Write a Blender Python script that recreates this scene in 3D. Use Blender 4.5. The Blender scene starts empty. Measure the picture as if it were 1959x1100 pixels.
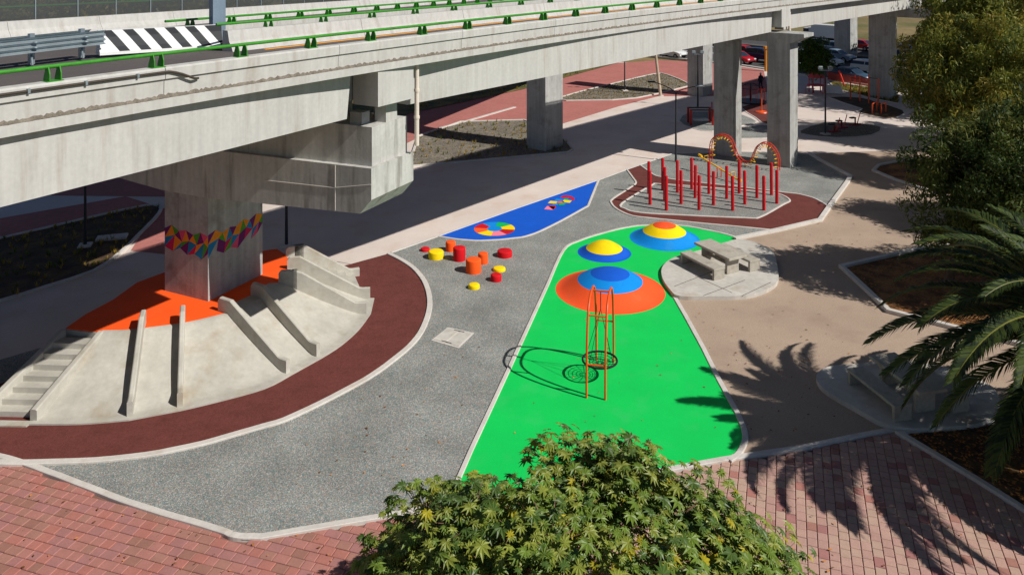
import bpy, math, random
import numpy as np
from mathutils import Vector, Matrix
from mathutils.geometry import tessellate_polygon

sc = bpy.context.scene
col = sc.collection
R = math.radians
rnd = random.Random(7)

# ------------------------------------------------------------------ camera, sky, sun, exposure
FPX, YH, CH = 1524.0, -80.0, 13.0        # focal length in photo pixels, horizon row, eye height
cd = bpy.data.cameras.new('camera'); cam = bpy.data.objects.new('camera', cd); col.objects.link(cam)
cd.sensor_fit = 'HORIZONTAL'; cd.sensor_width = 36; cd.lens = 36 * FPX / 1959
cd.shift_y = -(550 - YH) / 1959
cd.clip_start = .2; cd.clip_end = 2500
cam.location = (0, 0, CH); cam.rotation_euler = (R(90), 0, 0)
sc.camera = cam

SUN_EL, SUN_AZ = 42.0, 118.0             # degrees; azimuth clockwise from +Y
w = bpy.data.worlds.new('World'); sc.world = w; w.use_nodes = True
nt = w.node_tree; nt.nodes.clear()
sky = nt.nodes.new('ShaderNodeTexSky'); sky.sky_type = 'NISHITA'; sky.sun_disc = False
sky.sun_elevation = R(SUN_EL); sky.sun_rotation = R(SUN_AZ); sky.altitude = 2240; sky.air_density = .7; sky.dust_density = 0; sky.ozone_density = 2.0
bg = nt.nodes.new('ShaderNodeBackground'); bg.inputs[1].default_value = .06
ow = nt.nodes.new('ShaderNodeOutputWorld'); nt.links.new(sky.outputs[0], bg.inputs[0]); nt.links.new(bg.outputs[0], ow.inputs[0])
sd = bpy.data.lights.new('sun', 'SUN'); sd.energy = 4.8; sd.angle = R(.53); sd.color = (1, .965, .91)
sun = bpy.data.objects.new('sun', sd); col.objects.link(sun)
sv = Vector((math.sin(R(SUN_AZ)) * math.cos(R(SUN_EL)), math.cos(R(SUN_AZ)) * math.cos(R(SUN_EL)), math.sin(R(SUN_EL))))
sun.rotation_euler = (-sv).to_track_quat('-Z', 'Y').to_euler(); sun.location = sv * 100
sc.view_settings.view_transform = 'Standard'; sc.view_settings.look = 'None'
sc.view_settings.exposure = 0; sc.view_settings.gamma = 1; sc.view_settings.use_curve_mapping = False

# ------------------------------------------------------------------ helpers
def G(px, py, z=0.0):
    """world ground position (at height z) of a surveyed image point"""
    Y = FPX * (CH - z) / (py - YH)
    return ((px - 979.5) / FPX * Y, Y)
def GL(pts, z=0.0): return [G(x, y, z) for x, y in pts]
def rowcol(X, Y, z): return 979.5 + FPX * X / Y, YH + FPX * (CH - z) / Y

ORG = {}
def org(o): return ORG.get(o.name, Vector((0, 0, 0))) if o else Vector((0, 0, 0))

def tag(o, label=None, cat=None, group=None, kind=None):
    if label: o['label'] = label
    if cat: o['category'] = cat
    if group: o['group'] = group
    if kind: o['kind'] = kind
    return o
def thing(name, label, cat, loc, group=None):
    o = bpy.data.objects.new(name, None); col.objects.link(o); o.location = loc
    o.empty_display_size = .3
    ORG[o.name] = Vector(loc)
    return tag(o, label, cat, group)
def copy_tree(o, parent=None):
    c = o.copy(); col.objects.link(c); c.parent = parent
    for ch in list(o.children): copy_tree(ch, c)
    return c

class MB:
    def __init__(s): s.v = []; s.f = []; s.m = []
    def add(s, vs, fs, mi=0):
        b = len(s.v); s.v += [tuple(p) for p in vs]
        for q in fs: s.f.append(tuple(b + i for i in q)); s.m.append(mi)
        return s
    def box(s, c, size, rz=0, mi=0, ch=0.0):
        x, y, z = (k / 2 for k in size); ca, sa = math.cos(rz), math.sin(rz)
        def t(p): return (c[0] + p[0]*ca - p[1]*sa, c[1] + p[0]*sa + p[1]*ca, c[2] + p[2])
        if ch <= 0:
            vs = [(-x,-y,-z),(x,-y,-z),(x,y,-z),(-x,y,-z),(-x,-y,z),(x,-y,z),(x,y,z),(-x,y,z)]
            return s.add([t(p) for p in vs], [(3,2,1,0),(4,5,6,7),(0,1,5,4),(1,2,6,5),(2,3,7,6),(3,0,4,7)], mi)
        k = ch
        def rg(a, b, zz): return [(-a,-b,zz),(a,-b,zz),(a,b,zz),(-a,b,zz)]
        vs = rg(x-k,y-k,-z)+rg(x,y,-z+k)+rg(x,y,z-k)+rg(x-k,y-k,z)
        fs = [(3,2,1,0),(12,13,14,15)]
        for r in range(3):
            for i in range(4):
                j = (i+1) % 4; fs.append((r*4+i, r*4+j, r*4+4+j, r*4+4+i))
        return s.add([t(p) for p in vs], fs, mi)
    def prism(s, poly, z0, z1, mi=0, top_mi=None):
        a = sum(poly[i][0]*poly[(i+1)%len(poly)][1]-poly[(i+1)%len(poly)][0]*poly[i][1] for i in range(len(poly)))
        if a < 0: poly = poly[::-1]
        n = len(poly)
        zt = z1 if isinstance(z1, (list, tuple)) else [z1]*n
        vs = [(p[0],p[1],z0) for p in poly] + [(p[0],p[1],zt[i]) for i, p in enumerate(poly)]
        s.add(vs, [(i,(i+1)%n,n+(i+1)%n,n+i) for i in range(n)], mi)
        tri = tessellate_polygon([[Vector((p[0],p[1],0)) for p in poly]])
        T = []
        for t in tri:
            A, B, C = (poly[i] for i in t)
            cr = (B[0]-A[0])*(C[1]-A[1])-(B[1]-A[1])*(C[0]-A[0])
            T.append(t if cr > 0 else t[::-1])
        s.add([(p[0],p[1],zt[i]) for i, p in enumerate(poly)], T, mi if top_mi is None else top_mi)
        s.add([(p[0],p[1],z0) for p in poly], [t[::-1] for t in T], mi)
        return s
    def slab(s, poly, z, mi=0):
        tri = tessellate_polygon([[Vector((p[0],p[1],0)) for p in poly]])
        T = []
        for t in tri:
            A, B, C = (poly[i] for i in t)
            cr = (B[0]-A[0])*(C[1]-A[1])-(B[1]-A[1])*(C[0]-A[0])
            T.append(t if cr > 0 else t[::-1])
        return s.add([(p[0],p[1],z) for p in poly], T, mi)
    def tube(s, pts, r, n=8, closed=False, mi=0, caps=True):
        P = [Vector(p) for p in pts]; N = len(P)
        rr = r if isinstance(r, (list, tuple)) else [r]*N
        rings = []; up = Vector((0.13, 0.21, 1)).normalized(); prev = None
        for i in range(N):
            a = P[(i-1) % N] if (closed or i > 0) else P[i]; b = P[(i+1) % N] if (closed or i < N-1) else P[i]
            t = (b-a).normalized()
            if prev is None: u = t.orthogonal().normalized()
            else:
                u = prev - t*prev.dot(t)
                u = u.normalized() if u.length > 1e-6 else t.orthogonal().normalized()
            prev = u; v = t.cross(u)
            rings.append([P[i] + (u*math.cos(2*math.pi*k/n) + v*math.sin(2*math.pi*k/n))*rr[i] for k in range(n)])
        vs = [p for g in rings for p in g]; fs = []
        for i in range(N if closed else N-1):
            j = (i+1) % N
            for k in range(n): fs.append((i*n+k, i*n+(k+1)%n, j*n+(k+1)%n, j*n+k))
        if caps and not closed:
            fs.append(tuple(range(n))[::-1]); fs.append(tuple((N-1)*n+k for k in range(n)))
        return s.add(vs, fs, mi)
    def cyl(s, x, y, z0, z1, r, n=20, mi=0, ch=0.0):
        pr = [(r, z0), (r, z1)] if not ch else [(r, z0), (r, z1-ch), (r-ch*.35, z1-ch*.3), (r-ch, z1)]
        return s.lathe([(0, z0)]+pr+[(0, z1)], n, x, y, mi)
    def lathe(s, prof, n, cx=0, cy=0, mi=0):
        vs = []; fs = []; idx = []
        for r, z in prof:
            if r < 1e-5: idx.append([len(vs)]*n); vs.append((cx, cy, z))
            else:
                b = len(vs); idx.append([b+k for k in range(n)])
                vs += [(cx+r*math.cos(2*math.pi*k/n), cy+r*math.sin(2*math.pi*k/n), z) for k in range(n)]
        for a, b in zip(idx[:-1], idx[1:]):
            for k in range(n):
                q = [a[k], a[(k+1)%n], b[(k+1)%n], b[k]]; o = []
                for e in q:
                    if e not in o: o.append(e)
                if len(o) > 2: fs.append(tuple(o))
        return s.add(vs, fs, mi)
    def build(s, name, mats, parent=None, smooth=False, root=None, kind=None):
        me = bpy.data.meshes.new(name)
        o0 = org(root if root is not None else parent)
        if o0.length: me.from_pydata([(a-o0.x, b-o0.y, c-o0.z) for a, b, c in s.v], [], s.f)
        else: me.from_pydata(s.v, [], s.f)
        mats = mats if isinstance(mats, (list, tuple)) else [mats]
        for m in mats: me.materials.append(m)
        if len(mats) > 1: me.polygons.foreach_set('material_index', s.m)
        if smooth: me.polygons.foreach_set('use_smooth', [True]*len(me.polygons)); me.set_sharp_from_angle(angle=R(38))
        me.update()
        o = bpy.data.objects.new(name, me); col.objects.link(o)
        if parent is not None: o.parent = parent; ORG[o.name] = o0
        if kind: o['kind'] = kind
        return o

def cr(pts, closed=False, n=5):
    P = [Vector((p[0], p[1])) for p in pts]; N = len(P); out = []
    for i in range(N if closed else N-1):
        if closed: a, b, c, d = P[i-1], P[i], P[(i+1)%N], P[(i+2)%N]
        else: a, b, c, d = P[max(i-1,0)], P[i], P[i+1], P[min(i+2,N-1)]
        for k in range(n):
            t = k/n
            q = .5*((2*b)+(c-a)*t+(2*a-5*b+4*c-d)*t*t+(3*b-a-3*c+d)*t**3)
            out.append((q.x, q.y))
    if not closed: out.append((P[-1].x, P[-1].y))
    return out
def cr3(pts, n=6):
    P = [Vector(p) for p in pts]; N = len(P); out = []
    for i in range(N-1):
        a, b, c, d = P[max(i-1,0)], P[i], P[i+1], P[min(i+2,N-1)]
        for k in range(n):
            t = k/n; out.append(.5*((2*b)+(c-a)*t+(2*a-5*b+4*c-d)*t*t+(3*b-a-3*c+d)*t**3))
    out.append(P[-1]); return out

# ------------------------------------------------------------------ materials
def srgb(r, g, b):
    f = lambda c: (c/255/12.92) if c/255 <= .04045 else ((c/255+.055)/1.055)**2.4
    return (f(r), f(g), f(b))
MATS = {}
def mat(name, c, var=.15, scale=1.2, fine=25.0, fvar=.10, rough=.85, bump=0.0, bscale=60.0, spec=.25, streak=0.0, stain=None, stain_amt=0.0, stain_scale=.7, metal=0.0, c2=None, trans=0.0, drip=False):
    if name in MATS: return MATS[name]
    m = bpy.data.materials.new(name); m.use_nodes = True; n = m.node_tree.nodes; l = m.node_tree.links
    bs = n['Principled BSDF']; bs.inputs['Roughness'].default_value = rough; bs.inputs['Metallic'].default_value = metal
    bs.inputs['Specular IOR Level'].default_value = spec
    geo = n.new('ShaderNodeNewGeometry')
    def noise(sc_, det=4, vec=None):
        t = n.new('ShaderNodeTexNoise'); t.inputs['Scale'].default_value = sc_; t.inputs['Detail'].default_value = det
        t.inputs['Roughness'].default_value = .6
        l.new(vec if vec else geo.outputs['Position'], t.inputs['Vector']); return t
    def scaled(base, fac_socket, amt):
        # base colour * (1 + amt*(2*fac-1))
        mr = n.new('ShaderNodeMapRange'); mr.inputs['From Min'].default_value = .25; mr.inputs['From Max'].default_value = .75
        mr.inputs['To Min'].default_value = 1-amt; mr.inputs['To Max'].default_value = 1+amt
        l.new(fac_socket, mr.inputs['Value'])
        vm = n.new('ShaderNodeVectorMath'); vm.operation = 'SCALE'
        l.new(base, vm.inputs[0]); l.new(mr.outputs[0], vm.inputs['Scale']); return vm.outputs[0]
    rgb = n.new('ShaderNodeRGB'); rgb.outputs[0].default_value = (*c, 1); cur = rgb.outputs[0]
    if c2:
        mx = n.new('ShaderNodeMix'); mx.data_type = 'RGBA'; mx.inputs[6].default_value = (*c, 1); mx.inputs[7].default_value = (*c2, 1)
        rp = n.new('ShaderNodeMapRange'); rp.inputs['From Min'].default_value = .42; rp.inputs['From Max'].default_value = .6
        l.new(noise(scale*.8, 5).outputs['Fac'], rp.inputs['Value']); l.new(rp.outputs[0], mx.inputs[0]); cur = mx.outputs[2]
    if var: cur = scaled(cur, noise(scale, 5).outputs['Fac'], var)
    if fvar: cur = scaled(cur, noise(fine, 3).outputs['Fac'], fvar)
    if streak:
        mp = n.new('ShaderNodeMapping'); mp.inputs['Scale'].default_value = (4.5, 4.5, .22); l.new(geo.outputs['Position'], mp.inputs['Vector'])
        cur = scaled(cur, noise(1.0, 4, mp.outputs[0]).outputs['Fac'], streak)
    if stain:
        mx = n.new('ShaderNodeMix'); mx.data_type = 'RGBA'; mx.inputs[7].default_value = (*stain, 1)
        rp = n.new('ShaderNodeMapRange'); rp.inputs['From Min'].default_value = .53; rp.inputs['From Max'].default_value = .72; rp.inputs['To Max'].default_value = stain_amt
        sv_ = None
        if drip:
            mp2 = n.new('ShaderNodeMapping'); mp2.inputs['Scale'].default_value = (2.6, 2.6, .32); l.new(geo.outputs['Position'], mp2.inputs['Vector']); sv_ = mp2.outputs[0]
        l.new(noise(stain_scale, 6, sv_).outputs['Fac'], rp.inputs['Value']); l.new(rp.outputs[0], mx.inputs[0]); l.new(cur, mx.inputs[6]); cur = mx.outputs[2]
    l.new(cur, bs.inputs['Base Color'])
    if bump:
        bp = n.new('ShaderNodeBump'); bp.inputs['Strength'].default_value = bump; bp.inputs['Distance'].default_value = .02
        l.new(noise(bscale, 4).outputs['Fac'], bp.inputs['Height']); l.new(bp.outputs[0], bs.inputs['Normal'])
    if trans:
        out = n['Material Output']; tr = n.new('ShaderNodeBsdfTranslucent'); ad = n.new('ShaderNodeMixShader'); ad.inputs[0].default_value = trans
        l.new(cur, tr.inputs['Color']); l.new(bs.outputs[0], ad.inputs[1]); l.new(tr.outputs[0], ad.inputs[2]); l.new(ad.outputs[0], out.inputs['Surface'])
    MATS[name] = m; return m

def granulate(name, palette, base, cell=30.0, mixf=.75):
    """rubber granulate: every crumb has one colour of a small palette"""
    m = bpy.data.materials.new(name); m.use_nodes = True; n = m.node_tree.nodes; l = m.node_tree.links
    bs = n['Principled BSDF']; bs.inputs['Roughness'].default_value = .9; bs.inputs['Specular IOR Level'].default_value = .15
    geo = n.new('ShaderNodeNewGeometry')
    v = n.new('ShaderNodeTexVoronoi'); v.inputs['Scale'].default_value = cell; l.new(geo.outputs['Position'], v.inputs['Vector'])
    sep = n.new('ShaderNodeSeparateColor'); l.new(v.outputs['Color'], sep.inputs[0])
    ramp = n.new('ShaderNodeValToRGB'); ramp.color_ramp.interpolation = 'CONSTANT'
    els = ramp.color_ramp.elements
    while len(els) < len(palette): els.new(.5)
    for i, p in enumerate(palette): els[i].position = i/len(palette); els[i].color = (*p, 1)
    l.new(sep.outputs[0], ramp.inputs[0])
    nz = n.new('ShaderNodeTexNoise'); nz.inputs['Scale'].default_value = .6; nz.inputs['Detail'].default_value = 6; l.new(geo.outputs['Position'], nz.inputs['Vector'])
    mr = n.new('ShaderNodeMapRange'); mr.inputs['From Min'].default_value = .3; mr.inputs['From Max'].default_value = .7; mr.inputs['To Min'].default_value = .80; mr.inputs['To Max'].default_value = 1.16
    l.new(nz.outputs['Fac'], mr.inputs['Value'])
    mx = n.new('ShaderNodeMix'); mx.data_type = 'RGBA'; mx.inputs[0].default_value = mixf; mx.inputs[6].default_value = (*base, 1); l.new(ramp.outputs[0], mx.inputs[7])
    vm = n.new('ShaderNodeVectorMath'); vm.operation = 'SCALE'; l.new(mx.outputs[2], vm.inputs[0]); l.new(mr.outputs[0], vm.inputs['Scale'])
    l.new(vm.outputs[0], bs.inputs['Base Color'])
    bp = n.new('ShaderNodeBump'); bp.inputs['Strength'].default_value = .5; bp.inputs['Distance'].default_value = .01; l.new(v.outputs['Distance'], bp.inputs['Height']); l.new(bp.outputs[0], bs.inputs['Normal'])
    MATS[name] = m; return m

CONC = mat('bridge_concrete', srgb(187,185,179), var=.07, scale=.5, fine=9, fvar=.06, streak=.10, stain=srgb(140,118,96), stain_amt=.42, stain_scale=.9, bump=.15, bscale=14, drip=True)
CONC_PIER = mat('pier_concrete', srgb(166,166,162), var=.16, scale=.7, fine=7, fvar=.08, streak=.22, stain=srgb(92,82,70), stain_amt=.5, stain_scale=1.1, bump=.25, bscale=10)
CONC_CAP = mat('cap_concrete', srgb(188,186,180), var=.12, scale=.7, fine=7, fvar=.08, streak=.16, stain=srgb(92,82,70), stain_amt=.6, stain_scale=1.0, bump=.25, bscale=10, drip=True)
CONC_ROUGH = mat('broken_joint_concrete', srgb(118,110,98), var=.35, scale=7, fine=30, fvar=.3, bump=.8, bscale=30)
CONC_SLIDE = mat('slide_concrete', srgb(182,178,167), var=.15, scale=1.1, fine=6, fvar=.08, stain=srgb(150,130,98), stain_amt=.5, stain_scale=.9, bump=.12, bscale=12, rough=.7)
CONC_KERB = mat('kerb_concrete', srgb(204,198,190), var=.10, scale=1.2, fine=12, fvar=.08, stain=srgb(176,150,124), stain_amt=.35, stain_scale=1.6)
CONC_PAD = mat('pad_concrete', srgb(192,187,178), var=.14, scale=.9, fine=5, fvar=.1, stain=srgb(160,138,112), stain_amt=.5, stain_scale=1.3)
CONC_BENCH = mat('bench_concrete', srgb(172,165,152), var=.16, scale=1.6, fine=10, fvar=.12, stain=srgb(120,105,88), stain_amt=.5, stain_scale=2.2, bump=.25, bscale=25)
PATH_L = mat('pale_path_concrete', srgb(214,200,190), var=.09, scale=.35, fine=18, fvar=.07, stain=srgb(196,160,128), stain_amt=.4, stain_scale=.5, bump=.15, bscale=50)
PATH_T = mat('tan_path_concrete', srgb(172,151,132), var=.10, scale=.4, fine=22, fvar=.18, stain=srgb(146,122,106), stain_amt=.5, stain_scale=.5, bump=.4, bscale=45)
GREY_RUB = granulate('grey_rubber_granulate', [srgb(*c) for c in ((104,110,108),(158,157,150),(132,148,146),(98,124,120),(170,150,138),(128,126,120),(146,142,128),(184,184,178),(112,128,136),(154,136,130))], srgb(132,135,131), cell=46, mixf=.85)
GREY_GRAVEL = granulate('dark_gravel', [srgb(*c) for c in ((96,94,88),(130,122,110),(150,140,122),(84,80,72),(138,126,108))], srgb(120,112,100), cell=14, mixf=.7)
BROWN_RUB = mat('brown_rubber_crumb', srgb(106,56,50), var=.16, scale=1.2, fine=14, fvar=.22, bump=.7, bscale=22, rough=.95, stain=srgb(86,42,36), stain_amt=.6, stain_scale=3.5)
GREEN_RUB = mat('green_rubber', srgb(4,200,86), var=.07, scale=.7, fine=45, fvar=.10, rough=.8, bump=.2, bscale=70, stain=srgb(70,190,110), stain_amt=.35, stain_scale=.9)
ORANGE_RUB = mat('orange_rubber', srgb(252,90,24), var=.07, scale=1, fine=40, fvar=.09, rough=.8, bump=.15, bscale=70, stain=srgb(226,104,52), stain_amt=.35, stain_scale=1.4)
CORAL_RUB = mat('coral_rubber', srgb(250,88,38), var=.08, scale=1, fine=40, fvar=.08, rough=.8, bump=.15, stain=srgb(226,110,70), stain_amt=.4, stain_scale=1.5)
BLUE_RUB = mat('blue_rubber', srgb(14,88,200), var=.08, scale=1.5, fine=30, fvar=.10, rough=.8, bump=.12)
SKY_RUB = mat('light_blue_rubber', srgb(0,136,220), var=.08, scale=1, fine=40, fvar=.08, rough=.78, bump=.15, stain=srgb(60,150,210), stain_amt=.35, stain_scale=1.5)
YEL_RUB = mat('yellow_rubber', srgb(250,214,0), var=.07, scale=2, fine=40, fvar=.07, rough=.75, stain=srgb(214,180,40), stain_amt=.4, stain_scale=2.5, bump=.15)
RED_RUB = mat('red_rubber', srgb(206,14,26), var=.10, scale=2, fine=30, fvar=.10, rough=.75, bump=.15, stain=srgb(170,40,40), stain_amt=.4, stain_scale=3)
PINK_RUB = mat('pink_rubber', srgb(250,130,150), var=.04, scale=2)
MAROON_RUB = mat('maroon_rubber', srgb(190,24,34), var=.04, scale=2)
DARK_EDGE = mat('dark_edge', srgb(78,60,52), var=.2, scale=3)
PINKPAVE = mat('pink_paving_far', srgb(176,112,104), var=.10, scale=.5, fine=3.5, fvar=.12)
BED = mat('paving_bed_sand', srgb(134,98,86), var=.2, scale=3)
BRICKS = [mat('pink_paver_%s' % n_, srgb(*c), var=.10, scale=2.5, fine=30, fvar=.10, bump=.2, bscale=60, rough=.9) for n_, c in (('rose',(172,118,108)),('salmon',(174,114,102)),('mauve',(166,116,110)),('dull',(164,118,105)),('brown',(154,110,97)),('pale_rose',(186,150,136)),('pale_mauve',(182,144,132)),('pale_sand',(184,153,136)))]
SOIL = mat('dark_soil', srgb(74,58,44), var=.35, scale=1.4, fine=14, fvar=.4, bump=.8, bscale=20, c2=srgb(98,78,50))
LITTER = mat('leaf_litter_soil', srgb(150,104,62), var=.3, scale=1.2, fine=16, fvar=.4, bump=.8, bscale=25, c2=srgb(92,62,40))
DRYGRASS = mat('dry_grass_ground', srgb(122,108,62), var=.3, scale=.7, fine=9, fvar=.4, bump=.6, bscale=12, c2=srgb(80,84,44))
ASPHALT = mat('asphalt', srgb(78,76,76), var=.12, scale=.4, fine=30, fvar=.15, bump=.3, bscale=60)
ASPH_DECK = mat('deck_asphalt', srgb(92,86,84), var=.10, scale=.6, fine=25, fvar=.12, bump=.25)
GROUND = mat('dry_ground', srgb(140,120,84), var=.2, scale=.05, fine=1.5, fvar=.2, c2=srgb(96,96,56))
WHITE_PAINT = mat('white_paint', srgb(236,236,232), var=.05, scale=2, fine=12, fvar=.05, rough=.6)
BLACK_PAINT = mat('black_paint', srgb(52,54,56), var=.1, scale=2, rough=.6)
YEL_PAINT = mat('yellow_line_paint', srgb(240,160,20), var=.08, scale=3)
RAIL_GREEN = mat('green_rail_paint', srgb(58,138,36), var=.12, scale=2.5, fine=14, fvar=.15, rough=.5, spec=.4, stain=srgb(58,92,40), stain_amt=.6, stain_scale=2.4)
GALV = mat('galvanised_steel', srgb(158,170,174), var=.12, scale=2, fine=12, fvar=.1, rough=.45, metal=.6)
STEEL_BLUE = mat('grey_steel_paint', srgb(120,136,150), var=.08, scale=1, rough=.5, streak=.1)
PVC = mat('cream_pipe', srgb(222,208,192), var=.08, scale=2, rough=.6)
BLACK_PIPE = mat('black_conduit', srgb(70,62,54), var=.15, scale=3, rough=.6)
DARKMETAL = mat('dark_metal', srgb(48,52,56), var=.1, scale=2, rough=.5)
OR_METAL = mat('orange_metal', srgb(232,86,20), var=.06, scale=2, rough=.4, spec=.5)
RD_METAL = mat('vermilion_metal', srgb(226,52,26), var=.06, scale=2, rough=.4, spec=.5)
YL_METAL = mat('yellow_metal', srgb(250,190,16), var=.06, scale=2, rough=.4, spec=.5)
POST_RED = mat('red_post_paint', srgb(196,12,24), var=.06, scale=3, rough=.45, spec=.4)
ROPE = mat('black_rope', srgb(36,36,38), var=.1, scale=8)
MESHNET = None
# ------------------------------------------------------------------ the ground, paths, rubber fields, kerbs
def sheet(name, poly, z, m, label):
    o = MB().slab(poly, z).build(name, m); return tag(o, label, kind='structure')
def kerb(pts, w_=.16, h_=.05, off=0.0, closed=False, m=None, z0=-.1, label='pale concrete kerb edging'):
    P = [Vector((p[0], p[1])) for p in pts]
    Q = [P[0]]
    for p in P[1:]:
        if (p-Q[-1]).length > 1e-3: Q.append(p)
    P = Q; N = len(P); L = []; Rr = []
    for i in range(N):
        a = P[(i-1) % N] if (closed or i) else P[i]; b = P[(i+1) % N] if (closed or i < N-1) else P[i]
        t1 = (P[i]-a); t2 = (b-P[i]); t1 = t1.normalized() if t1.length > 1e-6 else t2.normalized(); t2 = t2.normalized() if t2.length > 1e-6 else t1
        t = (t1+t2).normalized(); n_ = Vector((-t.y, t.x)); k = 1/max(.45, n_.dot(Vector((-t1.y, t1.x))))
        L.append(P[i]+n_*(off+w_/2)*k); Rr.append(P[i]+n_*(off-w_/2)*k)
    c = .012; mb = MB(); vs = []
    for i in range(N):
        d = (L[i]-Rr[i]).normalized()*c
        hh = h_ + .004*math.sin(i*1.7)
        vs += [(Rr[i].x,Rr[i].y,z0),(Rr[i].x,Rr[i].y,hh-c),(Rr[i].x+d.x,Rr[i].y+d.y,hh),(L[i].x-d.x,L[i].y-d.y,hh),(L[i].x,L[i].y,hh-c),(L[i].x,L[i].y,z0)]
    fs = []
    for i in range(N if closed else N-1):
        j = (i+1) % N
        for k in range(5): fs.append((i*6+k, i*6+k+1, j*6+k+1, j*6+k))
    fs = [q[::-1] for q in fs]
    if not closed: fs += [(0,1,2,3,4,5), tuple((N-1)*6+k for k in (5,4,3,2,1,0))]
    mb.add(vs, fs)
    return tag(mb.build('kerb', m or CONC_KERB), label, kind='structure')

sheet('ground', [(-900,-300),(900,-300),(900,1500),(-900,1500)], -.14, GROUND, 'dry open ground reaching to the horizon')

# front boundary between the brick paving and everything behind it
FRONT = GL([(-400,720),(-140,830),(-40,866),(38,888),(128,921),(255,969),(408,1015),(447,1029),(500,1031),(684,1000),(1273,903),(1386,882),(1459,871),(1536,860),(1638,838),(1704,826),(1778,817),(2300,748)])
FR = cr(FRONT[:9], n=6) + FRONT[9:]
sheet('path', FR + [(70,40),(75,90),(-60,110),(-60,40)], 0.0, PATH_L, 'pale concrete path running under and beside the overpass')
TAN = GL([(1266,515),(1284,560),(1312,604),(1347,668),(1378,729),(1414,795),(1430,838),(1424,866),(1459,871),(1536,860),(1638,838),(1704,826),(1778,817),(2300,748),(2300,300),(1900,285),(1720,288),(1600,292),(1548,295),(1569,308),(1612,331),(1626,339),(1622,349),(1587,397),(1569,423),(1485,443),(1414,457),(1337,478)])
sheet('path', TAN, .004, PATH_T, 'tan compacted path between the green field and the trees')
GREY = cr(GL([(-140,830),(-40,866),(38,888),(128,921),(255,969),(408,1015),(447,1029),(500,1031),(684,1000)]), n=4) + GL([(900,963),(1000,946),(1150,700),(1250,500),(1350,470),(1414,457),(1485,443),(1569,423),(1587,397),(1622,349),(1626,339),(1612,331),(1569,308),(1548,295),(1420,291),(1285,295),(1222,317),(1199,325),(1145,344),(837,452),(748,484),(671,506),(560,600),(300,600),(-40,700)])
sheet('rubber_field', GREY, .008, GREY_RUB, 'speckled grey rubber granulate play field')
RING_IN = cr(GL([(-150,850),(-40,876),(38,882),(217,875),(357,853),(485,818),(557,795),(679,734),(735,698),(786,655),(809,617),(817,578),(807,540),(781,510),(740,487)]), n=5)
sheet('rubber_ring', RING_IN + GL([(671,506),(600,520),(560,560),(300,620),(60,720),(-150,770)]), .013, BROWN_RUB, 'dark red brown crumb ring around the slide mound')
kerb(RING_IN, .2, .06, off=-.1, label='pale concrete kerb curving round the brown ring')
sheet('path', GL([(671,506),(740,487),(748,484),(700,470),(600,478),(640,500)]), .018, PATH_L, 'pale path wedge meeting the mound')

GREEN_PTS = GL([(858,973),(880,920),(905,862),(950,765),(980,700),(1050,546)]) + cr(GL([(1050,546),(1080,480),(1108,463),(1150,449),(1199,437),(1240,432.5),(1299,433),(1363,444),(1414,457)]), n=4)[1:]
GREEN = GREEN_PTS + GL([(1386,466),(1337,481)]) + cr(GL([(1299,491),(1279,500),(1267,515),(1268,535),(1284,562)]), n=4) + GL([(1308,604),(1343,668),(1373,729),(1409,795)]) + cr(GL([(1420,822),(1421,840),(1410,862),(1388,879)]), n=4) + GL([(1386,881),(1273,902)])
sheet('rubber_field', GREEN, .018, GREEN_RUB, 'bright green rubber play field with the coloured domes')
kerb(GREEN_PTS, .13, .05, off=.05, label='pale concrete kerb along the left of the green field')
kerb(GL([(1284,562),(1308,604),(1343,668),(1373,729),(1409,795)])+cr(GL([(1420,822),(1422,842),(1411,866),(1392,880)]), n=4), .16, .05, off=.05, label='pale concrete kerb along the right of the green field')
kerb(FR, .17, .045, off=.06, label='long pale concrete kerb between brick paving and play fields')

BLUE_L = cr(GL([(837,453),(888,460),(930,461),(980,457),(1013,451),(1057,432),(1125,395)]), n=4) + GL([(1145,345)])
BLUE_T = GL([(1145,345),(980,402),(837,453)])
sheet('rubber_field', BLUE_L + BLUE_T[1:-1], .014, BLUE_RUB, 'blue rubber play field with painted games')
kerb(BLUE_L, .12, .04, label='pale kerb under the blue field')
kerb(BLUE_T, .12, .04, label='pale kerb between the blue field and the path')
kerb(GL([(748,484),(837,453)]), .12, .04, label='pale kerb between grey field and lit path')
kerb(GL([(1145,345),(1199,325),(1285,295)]), .12, .04, label='pale kerb by the start of the brown track')

TRK_LOW = GL([(1199,325)]) + cr(GL([(1216,348),(1213,355),(1173,381),(1170,390),(1182,402),(1210,414),(1261,420),(1350,429),(1478,441)]), n=4)
TRK_TOP = cr(GL([(1585,396),(1561,382),(1530,373),(1490,368),(1400,357),(1301,346),(1261,339),(1250,335)]), n=4) + GL([(1225,317)])
sheet('rubber_track', TRK_LOW + GL([(1569,423)]) + TRK_TOP, .013, BROWN_RUB, 'dark brown rubber track looping round the red posts')
ISL = cr(GL([(1263,353),(1246,356),(1190,390),(1197,401),(1225,408),(1312,413),(1429,418),(1455,416),(1497,393),(1511,384),(1490,372),(1459,368),(1360,360)]), closed=True, n=4)
sheet('rubber_field', ISL, .018, GREY_RUB, 'speckled grey rubber island holding the red posts')
kerb(TRK_LOW, .11, .05, label='pale kerb outside the brown track')
kerb(TRK_TOP, .11, .05, label='pale kerb behind the brown track')
kerb(ISL, .11, .05, closed=True, label='pale kerb loop around the red post island')
kerb(GL([(1405,459),(1485,443),(1569,423),(1587,397),(1622,349),(1627,339),(1612,331),(1569,308),(1548,295)]), .24, .12, label='broad raised concrete kerb bounding the post field')

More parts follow.
